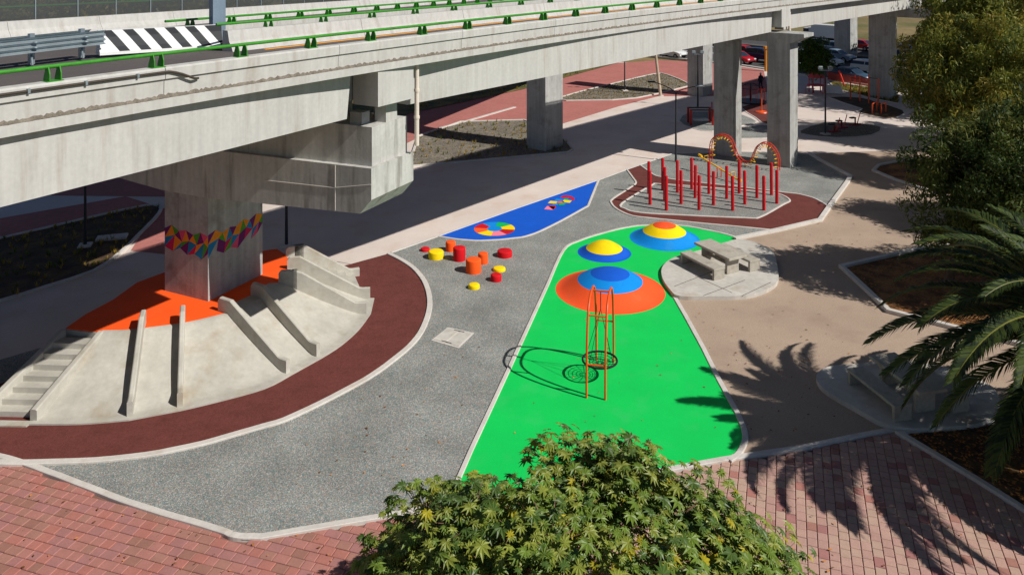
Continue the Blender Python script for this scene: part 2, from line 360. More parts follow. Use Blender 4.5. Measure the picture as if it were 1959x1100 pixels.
# painted games on the blue field
def flat(poly, z, m, name, parent): return MB().slab(poly, z).build(name, m, parent)
wx, wy = G(946,438.5); wr = .98
wheel = thing('painted_wheel', 'round multicoloured wheel painted on the blue rubber field', 'ground marking', (wx, wy, .018))
seg = [MAROON_RUB, YEL_RUB, mat('mint_rubber', srgb(0,176,80)), SKY_RUB, RED_RUB, mat('tangerine_rubber', srgb(250,96,40)), YEL_RUB, PINK_RUB]
for i, m in enumerate(seg):
    a0 = R(-45*1+45*i-8); P = []
    for k in range(9): a = a0+R(45)*k/8; P.append((wx+wr*math.cos(a), wy+wr*math.sin(a)))
    for k in range(8, -1, -1): a = a0+R(45)*k/8; P.append((wx+.36*math.cos(a), wy+.36*math.sin(a)))
    flat(P, .019, m, 'wheel_segment', wheel)
flat([(wx+.36*math.cos(k*math.pi/12), wy+.36*math.sin(k*math.pi/12)) for k in range(24)], .0195, SKY_RUB, 'wheel_centre', wheel)
hop = thing('hopscotch', 'small multicoloured hopscotch painted at the far end of the blue field', 'ground marking', (*G(1070,388), .018))
for c_, m in ((((1041,401),(1058,402.5),(1062,396.5),(1047,395)), PINK_RUB), (((1058,402),(1064,398),(1062,394),(1048,394.5)), MAROON_RUB),
              (((1056,393),(1068,393.6),(1070,390.5),(1059,390)), SKY_RUB), (((1067,393.6),(1079,393),(1083,389.5),(1070,389.5)), seg[2]),
              (((1048,389.5),(1064,390.5),(1068,386.5),(1053,385)), YEL_RUB), (((1064,389),(1078,389),(1080,386),(1068,386)), seg[5]),
              (((1075,387.5),(1090,389),(1094,384.5),(1079,383)), YEL_RUB), (((1060,385),(1074,385),(1079,382),(1064,381)), SKY_RUB), (((1078,382.8),(1086,383),(1088,380.3),(1080,380.3)), seg[2])):
    flat(GL(c_), .019, m, 'hopscotch_square', hop)
arc = [(1072,378.5),(1076,375.5),(1083,374.4),(1092,375.8),(1099,380),(1099,384),(1095,384),(1092,380.5),(1084,378.3),(1076,379.5)]
flat(GL(arc), .019, RED_RUB, 'hopscotch_arch', hop)

# planting beds
def bed(px, m, label, h_=.1, w_=.16, nc=3, z=.03, name='planting_bed'):
    P = cr(GL(px), closed=True, n=nc) if nc > 1 else GL(px)
    sheet(name, P, z, m, label); kerb(P, w_, h_, closed=True, label='kerb around ' + label)
    return P
BED1 = bed([(782,320),(940,306),(1086,293),(1096,287),(1066,251),(1002,231),(882,234),(845,247),(800,262)], GREY_GRAVEL, 'gravel bed with grass tufts around the far column', nc=1)
BED2 = bed([(1064,190),(1174,161),(1250,143),(1276,144),(1318,162),(1309,168),(1217,189),(1130,193)], GREY_GRAVEL, 'gravel and grass bed in the far pink plaza', nc=2)
BED3 = bed([(-120,480),(0,458),(164,420),(273,396),(300,395),(308,402),(296,420),(268,448),(232,484),(180,520),(90,550),(0,578),(-120,610)], SOIL, 'dark planting bed in the shade left of the pier', nc=2)
sheet('paving', [(-60,45)] + GL([(560,380),(792,268),(843,246),(1002,262),(1064,241),(1184,204),(1259,185),(1337,184),(1420,186),(1470,176),(1461,135),(1410,127),(1338,119),(1262,116),(1190,121)]) + [(2,103),(-60,100)], .006, PINKPAVE, 'far plaza of pink paving beyond the overpass')
sheet('paving', GL([(-300,470),(-120,440),(0,418),(240,376),(317,400),(317,487),(250,480),(300,402),(273,393),(164,416),(0,454),(-120,476)]), .007, PINKPAVE, 'shaded pink paving behind the planting bed')
kerb(GL([(800,262),(843,246),(885,235),(985,206)]), .3, .06, label='pale kerb line across the far pink plaza')
sheet('planting_strip', [(-60,88)] + GL([(560,290),(792,216),(926,188),(1000,172),(1190,119)]) + [(6,112),(-60,104)], .05, DRYGRASS, 'dark green planting strip behind the far plaza')
bed([(1610,513),(1763,478),(1900,466),(2100,500),(2100,700),(1700,598),(1661,560)], LITTER, 'leaf littered bed under the big tree', nc=1, h_=.14, w_=.2)
bed([(1671,328),(1681,318),(1740,306),(1900,320),(2000,430),(1860,392),(1778,367),(1714,346)], LITTER, 'narrow soil bed beyond the bent path', nc=1, h_=.12, w_=.2)
bed([(1722,831),(1865,917),(1959,976),(2200,1120),(2350,760)], SOIL, 'dark soil bed under the palm', nc=1, h_=.08, w_=.16)
# further little fields near the exercise machines
bed([(1299,232),(1322,215),(1395,219),(1404,243),(1362,252),(1325,246)], GREY_RUB, 'shaded grey rubber patch below the frame machine', nc=2, h_=.04, w_=.12, name='rubber_patch')
bed([(1385,210),(1421,221),(1448,234),(1420,241),(1390,245)], GREY_RUB, 'grey rubber patch between the two front columns', nc=2, h_=.04, w_=.12, name='rubber_patch')
bed([(1418,206),(1452,199),(1500,205),(1512,225),(1470,240),(1446,226)], BROWN_RUB, 'brown rubber patch with the spinner', nc=2, h_=.04, w_=.12, name='rubber_patch')
bed([(1386,258),(1416,246),(1470,240),(1520,248),(1512,262),(1400,266)], GREY_RUB, 'grey rubber patch behind the front columns', nc=2, h_=.04, w_=.12, name='rubber_patch')
bed([(1530,251),(1580,235),(1640,237),(1686,244),(1668,259),(1600,264),(1545,259)], GREY_GRAVEL, 'dark rubber patch with low machines by the lamp', nc=2, h_=.04, w_=.12, name='rubber_patch')
bed([(1586,187),(1646,188),(1678,196),(1728,212),(1724,222),(1696,228),(1638,215),(1649,209)], SOIL, 'brown exercise patch under the orange bars', nc=2, h_=.05, w_=.14, name='rubber_patch')
bed([(1586,158),(1662,169),(1720,184),(1720,200),(1670,190),(1600,172)], DRYGRASS, 'grass verge between exercise patch and road', nc=1, h_=.1, w_=.2, name='verge')

# roads far right
ED = GL([(900,76),(1100,95),(1230,107),(1410,125),(1461,133),(1584,152),(1662,165),(1760,182),(2000,224)])
MD = GL([(900,48),(1100,66),(1230,78),(1410,92),(1584,110),(1662,119),(1760,131),(2000,160)])
M2 = [(x+1.6, y+1.8) for x, y in MD]
FD = GL([(900,30),(1230,55),(1410,63),(1584,76),(1662,81),(1760,89),(2000,112)])
sheet('road', ED + MD[::-1], .01, ASPHALT, 'near carriageway of the far avenue')
sheet('road', M2 + FD[::-1], .01, ASPHALT, 'far carriageway of the far avenue')
kerb(ED, .35, .16, label='kerb of the avenue beside the plaza'); kerb([((a[0]+b[0])/2, (a[1]+b[1])/2) for a, b in zip(MD, M2)], 1.5, .55, label='raised dark median of the avenue', m=mat('median_concrete', srgb(96,92,86), var=.2))
kerb(FD, .4, .2, label='far kerb of the avenue')
def between(t): return [(a[0]+(b[0]-a[0])*t, a[1]+(b[1]-a[1])*t) for a, b in zip(ED, MD)]
kerb(between(.52), .3, .018, z0=0, m=WHITE_PAINT, label='white lane line on the near carriageway')
kerb(between(.93), .25, .018, z0=0, m=WHITE_PAINT, label='white edge line beside the median')

# small inspection cover
cvr = thing('inspection_cover', 'square pale concrete inspection cover set in the grey rubber', 'cover', (*G(866,647), 0))
CP = GL([(825,652),(857,627),(907,638),(877,667)])
def inset(P, k):
    c = Vector((sum(p[0] for p in P)/len(P), sum(p[1] for p in P)/len(P))); return [tuple(c+(Vector(p)-c)*k) for p in P]
MB().prism(CP, -.05, .022).build('cover_frame', CONC_KERB, cvr)
cx_ = [tuple((Vector(CP[0])+Vector(CP[3]))/2), tuple((Vector(CP[1])+Vector(CP[2]))/2)]
for half in ([CP[0], CP[1], cx_[1], cx_[0]], [cx_[0], cx_[1], CP[2], CP[3]]):
    pl = MB().prism(inset(half, .84), .0, .034).build('cover_plate', CONC_PAD, cvr)
    hc = Vector((sum(p[0] for p in half)/4, sum(p[1] for p in half)/4))
for a, b in ((CP[1], CP[2]), (CP[3], CP[0])):
    m_ = Vector(a).lerp(Vector(b), .5); c_ = Vector(((CP[0][0]+CP[2][0])/2, (CP[0][1]+CP[2][1])/2)); q = m_.lerp(c_, .22); d = (Vector(b)-Vector(a)).normalized()
    MB().tube([(q.x-d.x*.2, q.y-d.y*.2, .04), (q.x+d.x*.2, q.y+d.y*.2, .04)], .012, 6).build('lift_handle', DARKMETAL, cvr)

# brick paving in front: individual pavers
def inside(p, poly):
    x, y = p; c = False; j = len(poly)-1
    for i in range(len(poly)):
        a, b = poly[i], poly[j]
        if (a[1] > y) != (b[1] > y) and x < (b[0]-a[0])*(y-a[1])/(b[1]-a[1])+a[0]: c = not c
        j = i
    return c
PAV = FR + [(22,14.5),(-20,14.5),(-20,22)]
pave = tag(MB().slab([(p[0],p[1]) for p in PAV], -.05).build('paving', BED), 'pink brick paving along the front', kind='structure')
def paver_mesh(lx, ly):
    mb = MB(); x, y, c, t = lx/2, ly/2, .012, .055
    vs = [(-x,-y,-t),(x,-y,-t),(x,y,-t),(-x,y,-t),(-x,-y,-c),(x,-y,-c),(x,y,-c),(-x,y,-c),(-x+c,-y+c,0),(x-c,-y+c,0),(x-c,y-c,0),(-x+c,y-c,0)]
    fs = [(0,1,5,4),(1,2,6,5),(2,3,7,6),(3,0,4,7),(4,5,9,8),(5,6,10,9),(6,7,11,10),(7,4,8,11),(8,9,10,11)]
    return vs, fs
PAVE_CACHE = {}
bl = []
BEDR = GL([(1722,831),(1865,917),(1959,976),(2200,1120),(2350,760)])
bl = []
for side, ang, roww, ls in ((-1, R(-17), .25, (.26,.33,.36)), (1, R(71), .225, (.26,.26,.30))):
    ca, sa = math.cos(ang), math.sin(ang); u0 = Vector((0.6, 17.0))
    for r in range(-110, 110):
        s = -26 + rnd.random()*.3
        while s < 26:
            L_ = rnd.choice(ls); c = u0 + Vector((ca, sa))*(s+L_/2) + Vector((-sa, ca))*(r+.5)*roww; s += L_
            if (c.x < .6) != (side < 0): continue
            if not inside((c.x, c.y), PAV) or inside((c.x, c.y), BEDR): continue
            if c.y < 15.2 or abs(c.x) > .7*c.y+1.5: continue
            bl.append((c.x, c.y, L_, roww, ang, side))
def vis(b):
    px, py = rowcol(b[0], b[1], 0)
    if not (4 < px < 1955 and py < 1096): return 1e6
    if 690 < px < 1500 and py > 930 - 60*math.cos((px-1050)/260): return 1e6
    return b[1]
bl.sort(key=vis)
rest = MB()
for i, (x, y, L_, W_, ang, side) in enumerate(bl):
    g = .0065; mi = rnd.choices(range(8), (5,3,3,3,1,0,0,0) if side < 0 else (.3,0,.6,.6,0,5,4,5))[0]; zz = -.006+rnd.uniform(-.004,.003)
    if i < 300:
        key = (round(L_,2), round(W_,3), mi)
        if key not in PAVE_CACHE:
            vs, fs = paver_mesh(L_-g*2, W_-g*2); me = bpy.data.meshes.new('paver'); me.from_pydata(vs, [], fs); me.materials.append(BRICKS[mi]); PAVE_CACHE[key] = me
        o = bpy.data.objects.new('paver', PAVE_CACHE[key]); col.objects.link(o); o.parent = pave
        o.location = (x, y, zz); o.rotation_euler = (rnd.uniform(-.012,.012), rnd.uniform(-.012,.012), ang+rnd.uniform(-.012,.012))
    else:
        vs, fs = paver_mesh(L_-g*2, W_-g*2); ca, sa = math.cos(ang), math.sin(ang)
        rest.add([(x+p[0]*ca-p[1]*sa, y+p[0]*sa+p[1]*ca, zz+p[2]) for p in vs], fs, mi)
rest.build('pavers', BRICKS, pave, kind='stuff')
# ------------------------------------------------------------------ the overpass
CO = (-5.05761607e-05, 9.35960056e-03, 3.29016941e-01, -1.67275890e+01)
def edge(Y):
    """plan position of the deck's right edge"""
    y = min(max(Y, 14.0), 70.0); x = ((CO[0]*y+CO[1])*y+CO[2])*y+CO[3]; k = (3*CO[0]*y+2*CO[1])*y+CO[2]
    return Vector((x+k*(Y-y), Y)), Vector((k, 1)).normalized()
def dz(Y): return 0 if Y < 26 else .13*(Y-26)/24 if Y < 50 else .13+.004*(Y-50)
def EP(Y, d, z):
    p, t = edge(Y); q = p + Vector((-t.y, t.x))*d; return (q.x, q.y, z+dz(Y)+.042*min(4.9, max(0, d)))   # banked for the right hand bend
FT = Vector((math.sin(R(22.5)), math.cos(R(22.5))))
def EF(Y, d, z):
    """far deck: straight, heading away to the left of the near ramp"""
    q = Vector((-11.4+math.tan(R(22.5))*(Y-26.4), Y)) + Vector((-FT.y, FT.x))*d
    return (q.x, q.y, z+.09-.016*(min(max(Y, 20), 62)-26.4))
def frange(a, b, st):
    n = max(1, int(round((b-a)/st))); return [a+(b-a)*i/n for i in range(n+1)]
def loft(mb, Ys, prof, mi=0, caps=True, fn=None):
    n = len(prof); vs = []; fn = fn or EP
    for Y in Ys: vs += [fn(Y, d, z) for d, z in prof]
    fs = []
    for i in range(len(Ys)-1):
        for k in range(n): fs.append((i*n+k, i*n+(k+1)%n, (i+1)*n+(k+1)%n, (i+1)*n+k))
    if caps: fs += [tuple(range(n))[::-1], tuple((len(Ys)-1)*n+k for k in range(n))]
    # profile runs clockwise seen along the bridge -> faces outward
    return mb.add(vs, fs, mi)
Y0, Y1 = -14.0, 130.0
YS = frange(Y0, Y1, 2.0)
near = thing('overpass', 'near concrete overpass deck with green railings crossing above the playground', 'overpass', (*G(398,577,1.3), 0))
far = thing('overpass', 'far parallel overpass deck seen behind the near one', 'overpass', (*G(1043,291), 0))
loft(MB(), YS, [(-.03,9.57),(-.03,9.785),(.05,9.80),(4.95,9.80),(4.95,9.62),(4.0,9.57)]).build('deck_slab', CONC, near)
loft(MB(), YS, [(.40,9.803),(.40,9.86),(4.44,9.86),(4.44,9.803)]).build('road_surface', ASPH_DECK, near)
PAR = [(.03,9.90),(.02,10.215),(-.035,10.235),(-.035,10.46),(-.01,10.5),(.22,10.5),(.25,10.46),(.29,10.12),(.41,9.98),(.41,9.803),(.03,9.803)]
def segs(a, b, L, gap=.012):
    out = []; y = a
    while y < b-.1:
        e = min(y+L, b); out.append((y+gap, e)); y = e
    return out
for a, b in segs(Y0, Y1, 4.6):
    loft(MB(), frange(a, b, 1.6), PAR).build('parapet', CONC, near)
# ragged cold joint under the parapet
jm = MB(); vs = []; fs = []; jY = frange(Y0, 75, .05); rj = random.Random(3)
for Y in jY:
    a = rj.uniform(.0, .03) ; b = rj.uniform(-.03, .03)
    vs += [EP(Y, -.005, 9.778), EP(Y, -.012-a*.7, 9.80+b*.4), EP(Y, .004-a*.6, 9.84+b), EP(Y, .045, 9.885+b)]
for i in range(len(jY)-1):
    for k in range(3): fs.append((i*4+k, i*4+k+1, i*4+5+k, i*4+4+k))
jm.add(vs, fs).build('cold_joint', CONC_ROUGH, near)
WALL_Y = 22.55
MED = [(4.40,9.863),(4.46,10.0),(4.58,10.16),(4.66,10.5),(4.90,10.5),(4.93,9.805),(4.40,9.805)]
for a, b in segs(WALL_Y, Y1, 4.6): loft(MB(), frange(a, b, 1.6), MED).build('median_wall', CONC, near)
# far deck
loft(MB(), YS, [(0,9.57),(0,9.80),(8.6,9.80),(8.6,9.57)], fn=EF).build('deck_slab', CONC, far)
loft(MB(), YS, [(.4,9.803),(.4,9.86),(8.1,9.86),(8.1,9.803)], fn=EF).build('road_surface', ASPH_DECK, far)
for a, b in segs(26.9, Y1, 4.6): loft(MB(), frange(a, b, 4.6), [(.02,9.803),(0,10.5),(.24,10.5),(.3,10.1),(.42,9.95),(.42,9.803)], fn=EF).build('parapet', CONC, far)
for a, b in segs(Y0, Y1, 3.7): loft(MB(), frange(a, b, 3.7), [(8.06,9.864),(8.1,10.0),(8.22,10.2),(8.3,10.52),(8.56,10.52),(8.58,9.803),(8.06,9.803)], fn=EF).build('parapet', CONC, far)
# gore slab joining both decks at the left
gm = MB(); vs = []; fs = []; GY = frange(Y0, 24.0, 2.0)
for Y in GY:
    p = EP(Y, 4.45, 9.864); q = EF(Y*1.085+1.0, .39, 9.864)
    vs += [p, q, (q[0], q[1], 9.66), (p[0], p[1], 9.70)]
for i in range(len(GY)-1):
    for k in range(4): fs.append((i*4+k, i*4+4+k, i*4+4+(k+1)%4, i*4+(k+1)%4))
fs += [tuple((len(GY)-1)*4+k for k in range(4))]
gm.add(vs, [f[::-1] for f in fs]).build('gore_slab', ASPH_DECK, near)
# road lines
loft(MB(), frange(23.4, Y1, 2.0), [(4.12,9.861),(4.12,9.867),(4.26,9.867),(4.26,9.861)]).build('lane_line', YEL_PAINT, near)
loft(MB(), frange(Y0, 24, 2.0), [(3.3,9.861),(3.3,9.867),(3.42,9.867),(3.42,9.861)]).build('lane_line', WHITE_PAINT, near)
# girders: straight chords per span
def girder(p, q, z0, z1, w_, parent, off=0.0):
    p, q = Vector(p), Vector(q); t = (q-p).normalized(); n_ = Vector((-t.y, t.x)); a = p+n_*off; b = q+n_*off
    d0, d1 = dz(a.y), dz(b.y); mb = MB()
    vs = []
    for c, dd in ((a, d0), (b, d1)):
        for o_, z in ((0, z0), (.0, z0+.16), (.05, z0+.2), (.05, z1-.1), (0, z1), (w_, z1), (w_, z0)):
            c2 = c+n_*o_; vs.append((c2.x, c2.y, z+dd))
    n = 7; fs = [(k, (k+1)%n, n+(k+1)%n, n+k) for k in range(n)]+[tuple(range(n))[::-1], tuple(range(n, 2*n))]
    mb.add(vs, fs); return mb.build('girder', CONC, parent)
# plain flat faced outer girders
def flat_girder(p, q, z0, z1, w_, parent, off=0.0, slant=.35):
    p, q = Vector(p), Vector(q); t = (q-p).normalized(); n_ = Vector((-t.y, t.x)); vs = []
    for c, dd, sl in ((p, dz(p.y), -1), (q, dz(q.y), 1)):
        for o_, z in ((off, z0), (off, z1), (off+w_, z1), (off+w_, z0)):
            c2 = c+n_*o_+t*(slant*.5*sl*(z-z0)/(z1-z0)); vs.append((c2.x, c2.y, z+dd))
    return MB().add(vs, [(0,1,5,4),(1,2,6,5),(2,3,7,6),(3,0,4,7),(3,2,1,0),(4,5,6,7)]).build('girder', CONC, parent)
gd0 = Vector((-9.857,15.336)); gt0 = Vector((.506,.8625)); g0a = gd0-gt0*34; g0b = gd0+gt0*9.75
S1a = Vector((-3.26,26.22)); S1b = Vector((16.3,50.12)); t1 = (S1b-S1a).normalized(); S1a = S1a-t1*.25
S2a = Vector((17.6,51.6)); S2b = Vector((38.5,74.9))
S3a = Vector((39.5,76.1)); S3b = Vector((66,106))
for a, b in ((g0a, g0b), (S1a, S1b), (S2a, S2b), (S3a, S3b)):
    for off in (0, 1.3, 2.6, 3.85): flat_girder(a, b, 8.2, 9.566+.04*off, .6, near, off)
for ya, yb in ((Y0, 26.5), (27.3, 53), (53.8, 82), (82.8, 110)):
    for off in (.3, 2.6, 4.9, 7.2):
        p, q = EF(ya, off, 9.55), EF(yb, off, 9.55); flat_girder(p[:2], q[:2], 7.95, min(p[2], q[2])-.02, .6, far)
# first pier with wide stepped cap
PA = Vector(G(398,577,1.3)); pu = Vector((.9026,-.4305)); pv = Vector((.4305,.9026))
def PQ(u, v): q = PA+pu*u+pv*v; return (q.x, q.y)
def boxq(mb, u0, u1, v0, v1, z0, z1, mi=0): return mb.prism([PQ(u0,v0),PQ(u1,v0),PQ(u1,v1),PQ(u0,v1)], z0, z1, mi)
pier = boxq(MB(), -2.06, 0, 0, 2.6, -.1, 5.2).build('pier', CONC_PIER, near)
def caploft(mb, us, vlo, vhi, zb, zt):
    vs = []
    for u in us:
        a, b = PQ(u, vlo), PQ(u, vhi); vs += [(*a, zb(u)), (*b, zb(u)), (*b, zt(u)), (*a, zt(u))]
    fs = []
    for i in range(len(us)-1):
        for k in range(4): fs.append((i*4+k, i*4+(k+1)%4, i*4+4+(k+1)%4, i*4+4+k))
    fs += [(3,2,1,0), tuple((len(us)-1)*4+k for k in range(4))]
    return mb.add(vs, [q[::-1] for q in fs])
def zb(u):
    if u > 6.38: return 5.2+(u-6.38)/.42*.47
    if u > 0: return 4.86+.34*u/6.38
    if u > -2.06: return 4.86
    if u > -8.8: return 4.86+.51*(-2.06-u)/6.72
    return 5.37+(-8.8-u)/.45*.47
zt = lambda u: 6.50+.018*max(0, u) if u > -2 else 6.50+.018*(-2.06-u)
us = [-9.25,-8.8,-6,-4,-2.06,-1,0,1.2,2.4,3.6,4.8,6.38,6.80]
cp = caploft(MB(), us, -.10, 2.25, zb, zt).build('pier_cap', CONC_CAP, near)
caploft(MB(), [-9.1,-2,0,3,6.68], .10, 2.05, lambda u: zt(u)+.001, lambda u: 7.82).build('cap_upper_step', CONC_CAP, near)
for u in (-8.7,-6.8,-4.8,-2.8,-.9,1.6,3.0,4.5,6.1):
    for v in (.45, 1.7): boxq(MB(), u-.35, u+.1, v-.2, v+.2, 7.821, 8.198).build('bearing_block', CONC_PIER, near)
boxq(MB(), 6.24, 6.66, .88, 1.5, 7.822, 8.50).build('bearing_block', CONC, near)
# form lines on the cap
for z in (.47,):
    vsL = [(*PQ(u, -.104), zb(u)+.5*(zt(u)-zb(u))) for u in (2.6,4.0,5.4,6.79)]
    MB().tube(vsL, .012, 5).build('form_line', CONC_KERB, cp, root=near)
MB().tube([(*PQ(5.45,-.104), zb(5.45)+.02), (*PQ(5.45,-.104), zt(5.45)-.02)], .012, 5).build('form_line', CONC_KERB, cp, root=near)
# end diaphragm block at the deck joint
dk = MB(); e0 = Vector(PQ(6.72, .02))+Vector((.8625,-.506))*.16; bt = Vector((.506,.8625)); bn = Vector((-.8625,.506))
def blk(a, b, d0, d1): return [tuple(e0+bt*a+bn*d0), tuple(e0+bt*b+bn*d0), tuple(e0+bt*b+bn*d1), tuple(e0+bt*a+bn*d1)]
dk.prism(blk(.0, 1.75, -.1, .9), 8.48, 9.79).build('end_block', CONC, near)
MB().prism(blk(-.1, 1.85, .95, 4.4), 8.59, 9.565).build('end_block', CONC_PIER, near)
# downpipe
def downpipe(p, z0, z1, r_, parent):
    mb = MB().tube([(p[0],p[1],z0),(p[0],p[1],z1)], r_, 12)
    for z in (z0+(z1-z0)*.33, z0+(z1-z0)*.66): mb.lathe([(r_+.001,z),(r_+.02,z),(r_+.02,z+.09),(r_+.001,z+.09)], 12, p[0], p[1])
    return mb.build('downpipe', PVC, parent, smooth=True)
downpipe(tuple(e0+bt*2.03+bn*-.02), 6.9, 9.55, .075, near)
# painted triangle band round the pier
MUR = [srgb(*c) for c in ((226,138,28),(110,26,100),(198,28,84),(22,124,170),(74,150,40),(216,76,110))]
MM = [mat('mural_paint_%d' % i, c, var=.08, scale=3, rough=.7) for i, c in enumerate(MUR)]
rm = random.Random(5)
mural = []
def face_pt(face, s, z):
    if face == 0: q = PQ(-2.06+s*2.06, -.004)
    else: q = PQ(.004, s*2.6)
    return (*q, z)
for face, n in ((0, 3), (1, 4)):
    U, C, D = [], [], []
    nk = 2*n
    for k in range(nk+1):
        s_ = k/nk; zc = 3.17+.05*math.sin(s_*7+face*2)
        U.append((s_, zc+(.34,.45,.30,.42)[k % 4])); C.append((min(1, s_+.22/n*(0 < k < nk)), zc+(.02,.12,-.06,.08)[k % 4])); D.append((min(1, max(0, s_+.08/n)) if 0 < k < nk else s_, zc-(.30,.46,.28,.42)[(k+face) % 4]))
    T = []
    for k in range(nk): T += [(U[k],U[k+1],C[k]), (C[k],U[k+1],C[k+1]), (C[k],C[k+1],D[k]), (D[k],C[k+1],D[k+1])]
    for j, t in enumerate(T):
        if j % 4 == 3 and rm.random() < .4: continue
        MB().add([face_pt(face, s_, z) for s_, z in t], [(0,1,2)]).build('mural_triangle', MM[(1,0,3,2,4,1,0,3,5,0,4,1)[(j+face*5) % 12]], pier, root=near)
# columns under the other piers
def column(parent, c, ang, lx, ly, z1, name='pier'):
    ca, sa = math.cos(ang), math.sin(ang); mb = MB(); z = -.1
    for k, (a, b) in enumerate(((-.1, z1*.36), (z1*.36+.02, z1*.72), (z1*.72+.02, z1))):
        mb.box((c[0], c[1], (a+b)/2), (lx, ly, b-a), ang)
    mb.box((c[0], c[1], z1/2), (lx-.03, ly-.03, z1-.05), ang)
    return mb.build(name, CONC_PIER, parent)
th = math.atan2(50.45-26.22, 16.57+3.26)          # heading of the second span
tt = Vector((math.cos(th), math.sin(th))); nn = Vector((-tt.y, tt.x))
# A's corner nearest the eye is surveyed; its faces follow the span
Ac = Vector(G(1510,323)) + tt*.78 + nn*.72
Bc = Vector(G(1400,301)) + tt*.75 + nn*.62
column(near, Ac, th, 1.35, 1.45, 7.74); column(near, Bc, th, 1.35, 1.35, 7.74)
capc = (Ac+Bc)/2
def capbox(parent, c, th_, half, lo, hi, wdt=1.7):
    t = Vector((math.cos(th_), math.sin(th_))); n_ = Vector((-t.y, t.x)); mb = MB(); vs = []
    for o_, zb_ in ((-half, lo+.38), (-half+.75, lo), (half-.75, lo), (half, lo+.38)):
        for v, z in ((-wdt/2, zb_), (wdt/2, zb_), (wdt/2, hi), (-wdt/2, hi)):
            p = c+n_*o_+t*v; vs.append((p.x, p.y, z))
    fs = []
    for i in range(3):
        for k in range(4): fs.append((i*4+k, i*4+4+k, i*4+4+(k+1)%4, i*4+(k+1)%4))
    fs += [(0,1,2,3), (15,14,13,12)]
    return mb.add(vs, fs).build('pier_cap', CONC_PIER, parent)
capbox(near, capc+nn*.9, th, 4.4, 7.72, 8.32, 1.75)
# end block of the second joint
MB().box((16.95+.15, 50.95-.1, 9.2), (1.5, .8, 1.15), th).build('end_block', CONC, near)
downpipe((18.05,51.85), 5.6, 9.6, .09, near)
Ec = Vector(G(1690,190)) + Vector((.4,1.0))
column(near, Ec, R(47), 1.9, 1.9, 8.1); capbox(near, Ec, R(47), 4.6, 7.6, 8.35, 2.0)
# far deck columns
Cc = Vector(G(1043,291)) + tt*1.05 + nn*.82
column(far, Cc, th, 2.0, 1.6, 7.0); capbox(far, Cc+nn*3.6, th, 4.6, 6.9, 7.94, 2.2)
Dc = Vector(G(1345,186)) + tt*1.0 + nn*.8
column(far, Dc, th, 2.0, 1.6, 7.3); capbox(far, Dc+nn*2, th, 3.2, 7.1, 7.9, 2.2)
Fc = Vector(G(1620,111)) + Vector((.5,1.5))
column(far, Fc, R(40), 1.9, 2.2, 8.0); capbox(far, Fc, R(40), 3.2, 7.8, 8.6, 2.2)

fn_ = Vector((.643,-.766)); ft_ = Vector((.766,.643)); rg = random.Random(2)
for k in range(6):
    u0_ = -.75+.26*k; pts_ = []
    for j in range(14):
        a_ = j*.52+k; q_ = Fc+fn_*1.108+ft_*(u0_+.018*j+.16*math.sin(a_*1.3)); pts_.append((q_.x, q_.y, 1.3+.42*math.sin(a_+k)+.12*math.cos(2.1*a_)))
    MB().tube(cr3(pts_, 3), .03, 4).build('graffiti_scribble', BLACK_PAINT, far)
# green pipe railings on brackets
def bracket_mesh():
    mb = MB()
    for s in (-.115, .115):
        pr = [(-.10,0),(.12,0),(.12,.06),(.06,.22),(.05,.30),(-.05,.30),(-.10,.16)]
        vs = [(s-.012, x, z) for x, z in pr]+[(s+.012, x, z) for x, z in pr]; n = len(pr)
        mb.add(vs, [(k, (k+1)%n, n+(k+1)%n, n+k) for k in range(n)]+[tuple(range(n))[::-1], tuple(range(n, 2*n))])
    mb.box((0,.01,.008), (.34,.24,.016))
    me = bpy.data.meshes.new('rail_bracket'); me.from_pydata(mb.v, [], mb.f); me.materials.append(RAIL_GREEN); return me
BRK = bracket_mesh()
def railing(parent, d, ya, yb, z, first, step=2.32, fn=EP):
    ro = MB().tube([fn(Y, d, z+.30) for Y in frange(ya, yb, 1.0)], .044, 10).build('guard_rail', RAIL_GREEN, parent, smooth=True)
    Y = first
    while Y < yb:
        if Y > ya:
            p = fn(Y, d, z); t = edge(Y)[1] if fn is EP else FT; o = bpy.data.objects.new('rail_bracket', BRK); col.objects.link(o); o.parent = ro
            o.location = Vector(p)-org(parent); o.rotation_euler = (0, 0, math.atan2(t.y, t.x))
        Y += step*edge(Y)[1].y
    return ro
railing(near, .11, Y0, 95, 10.499, 16.1-14*2.32*edge(14)[1].y)
railing(near, 4.78, 22.3, 95, 10.499-.09, 23.9)
railing(far, .12, 26.4, 95, 10.499, 27.4, fn=EF)
# conduit clipped to the parapet
cp_ = [EP(Y, -.075, 10.40) for Y in frange(Y0, 18.1, 1.0)] + [EP(18.3,-.075,10.39), EP(18.55,-.09,10.30), EP(18.8,-.09,10.17), EP(18.95,-.02,10.14)]
cd_ = MB().tube(cr3(cp_, 2), .028, 8).build('cable_conduit', BLACK_PIPE, near, smooth=True)
for Y in (13.2,14.6,15.6,16.6,17.6): MB().box(EP(Y,-.07,10.40), (.05,.07,.09), R(58)).build('conduit_clip', GALV, cd_, root=near)

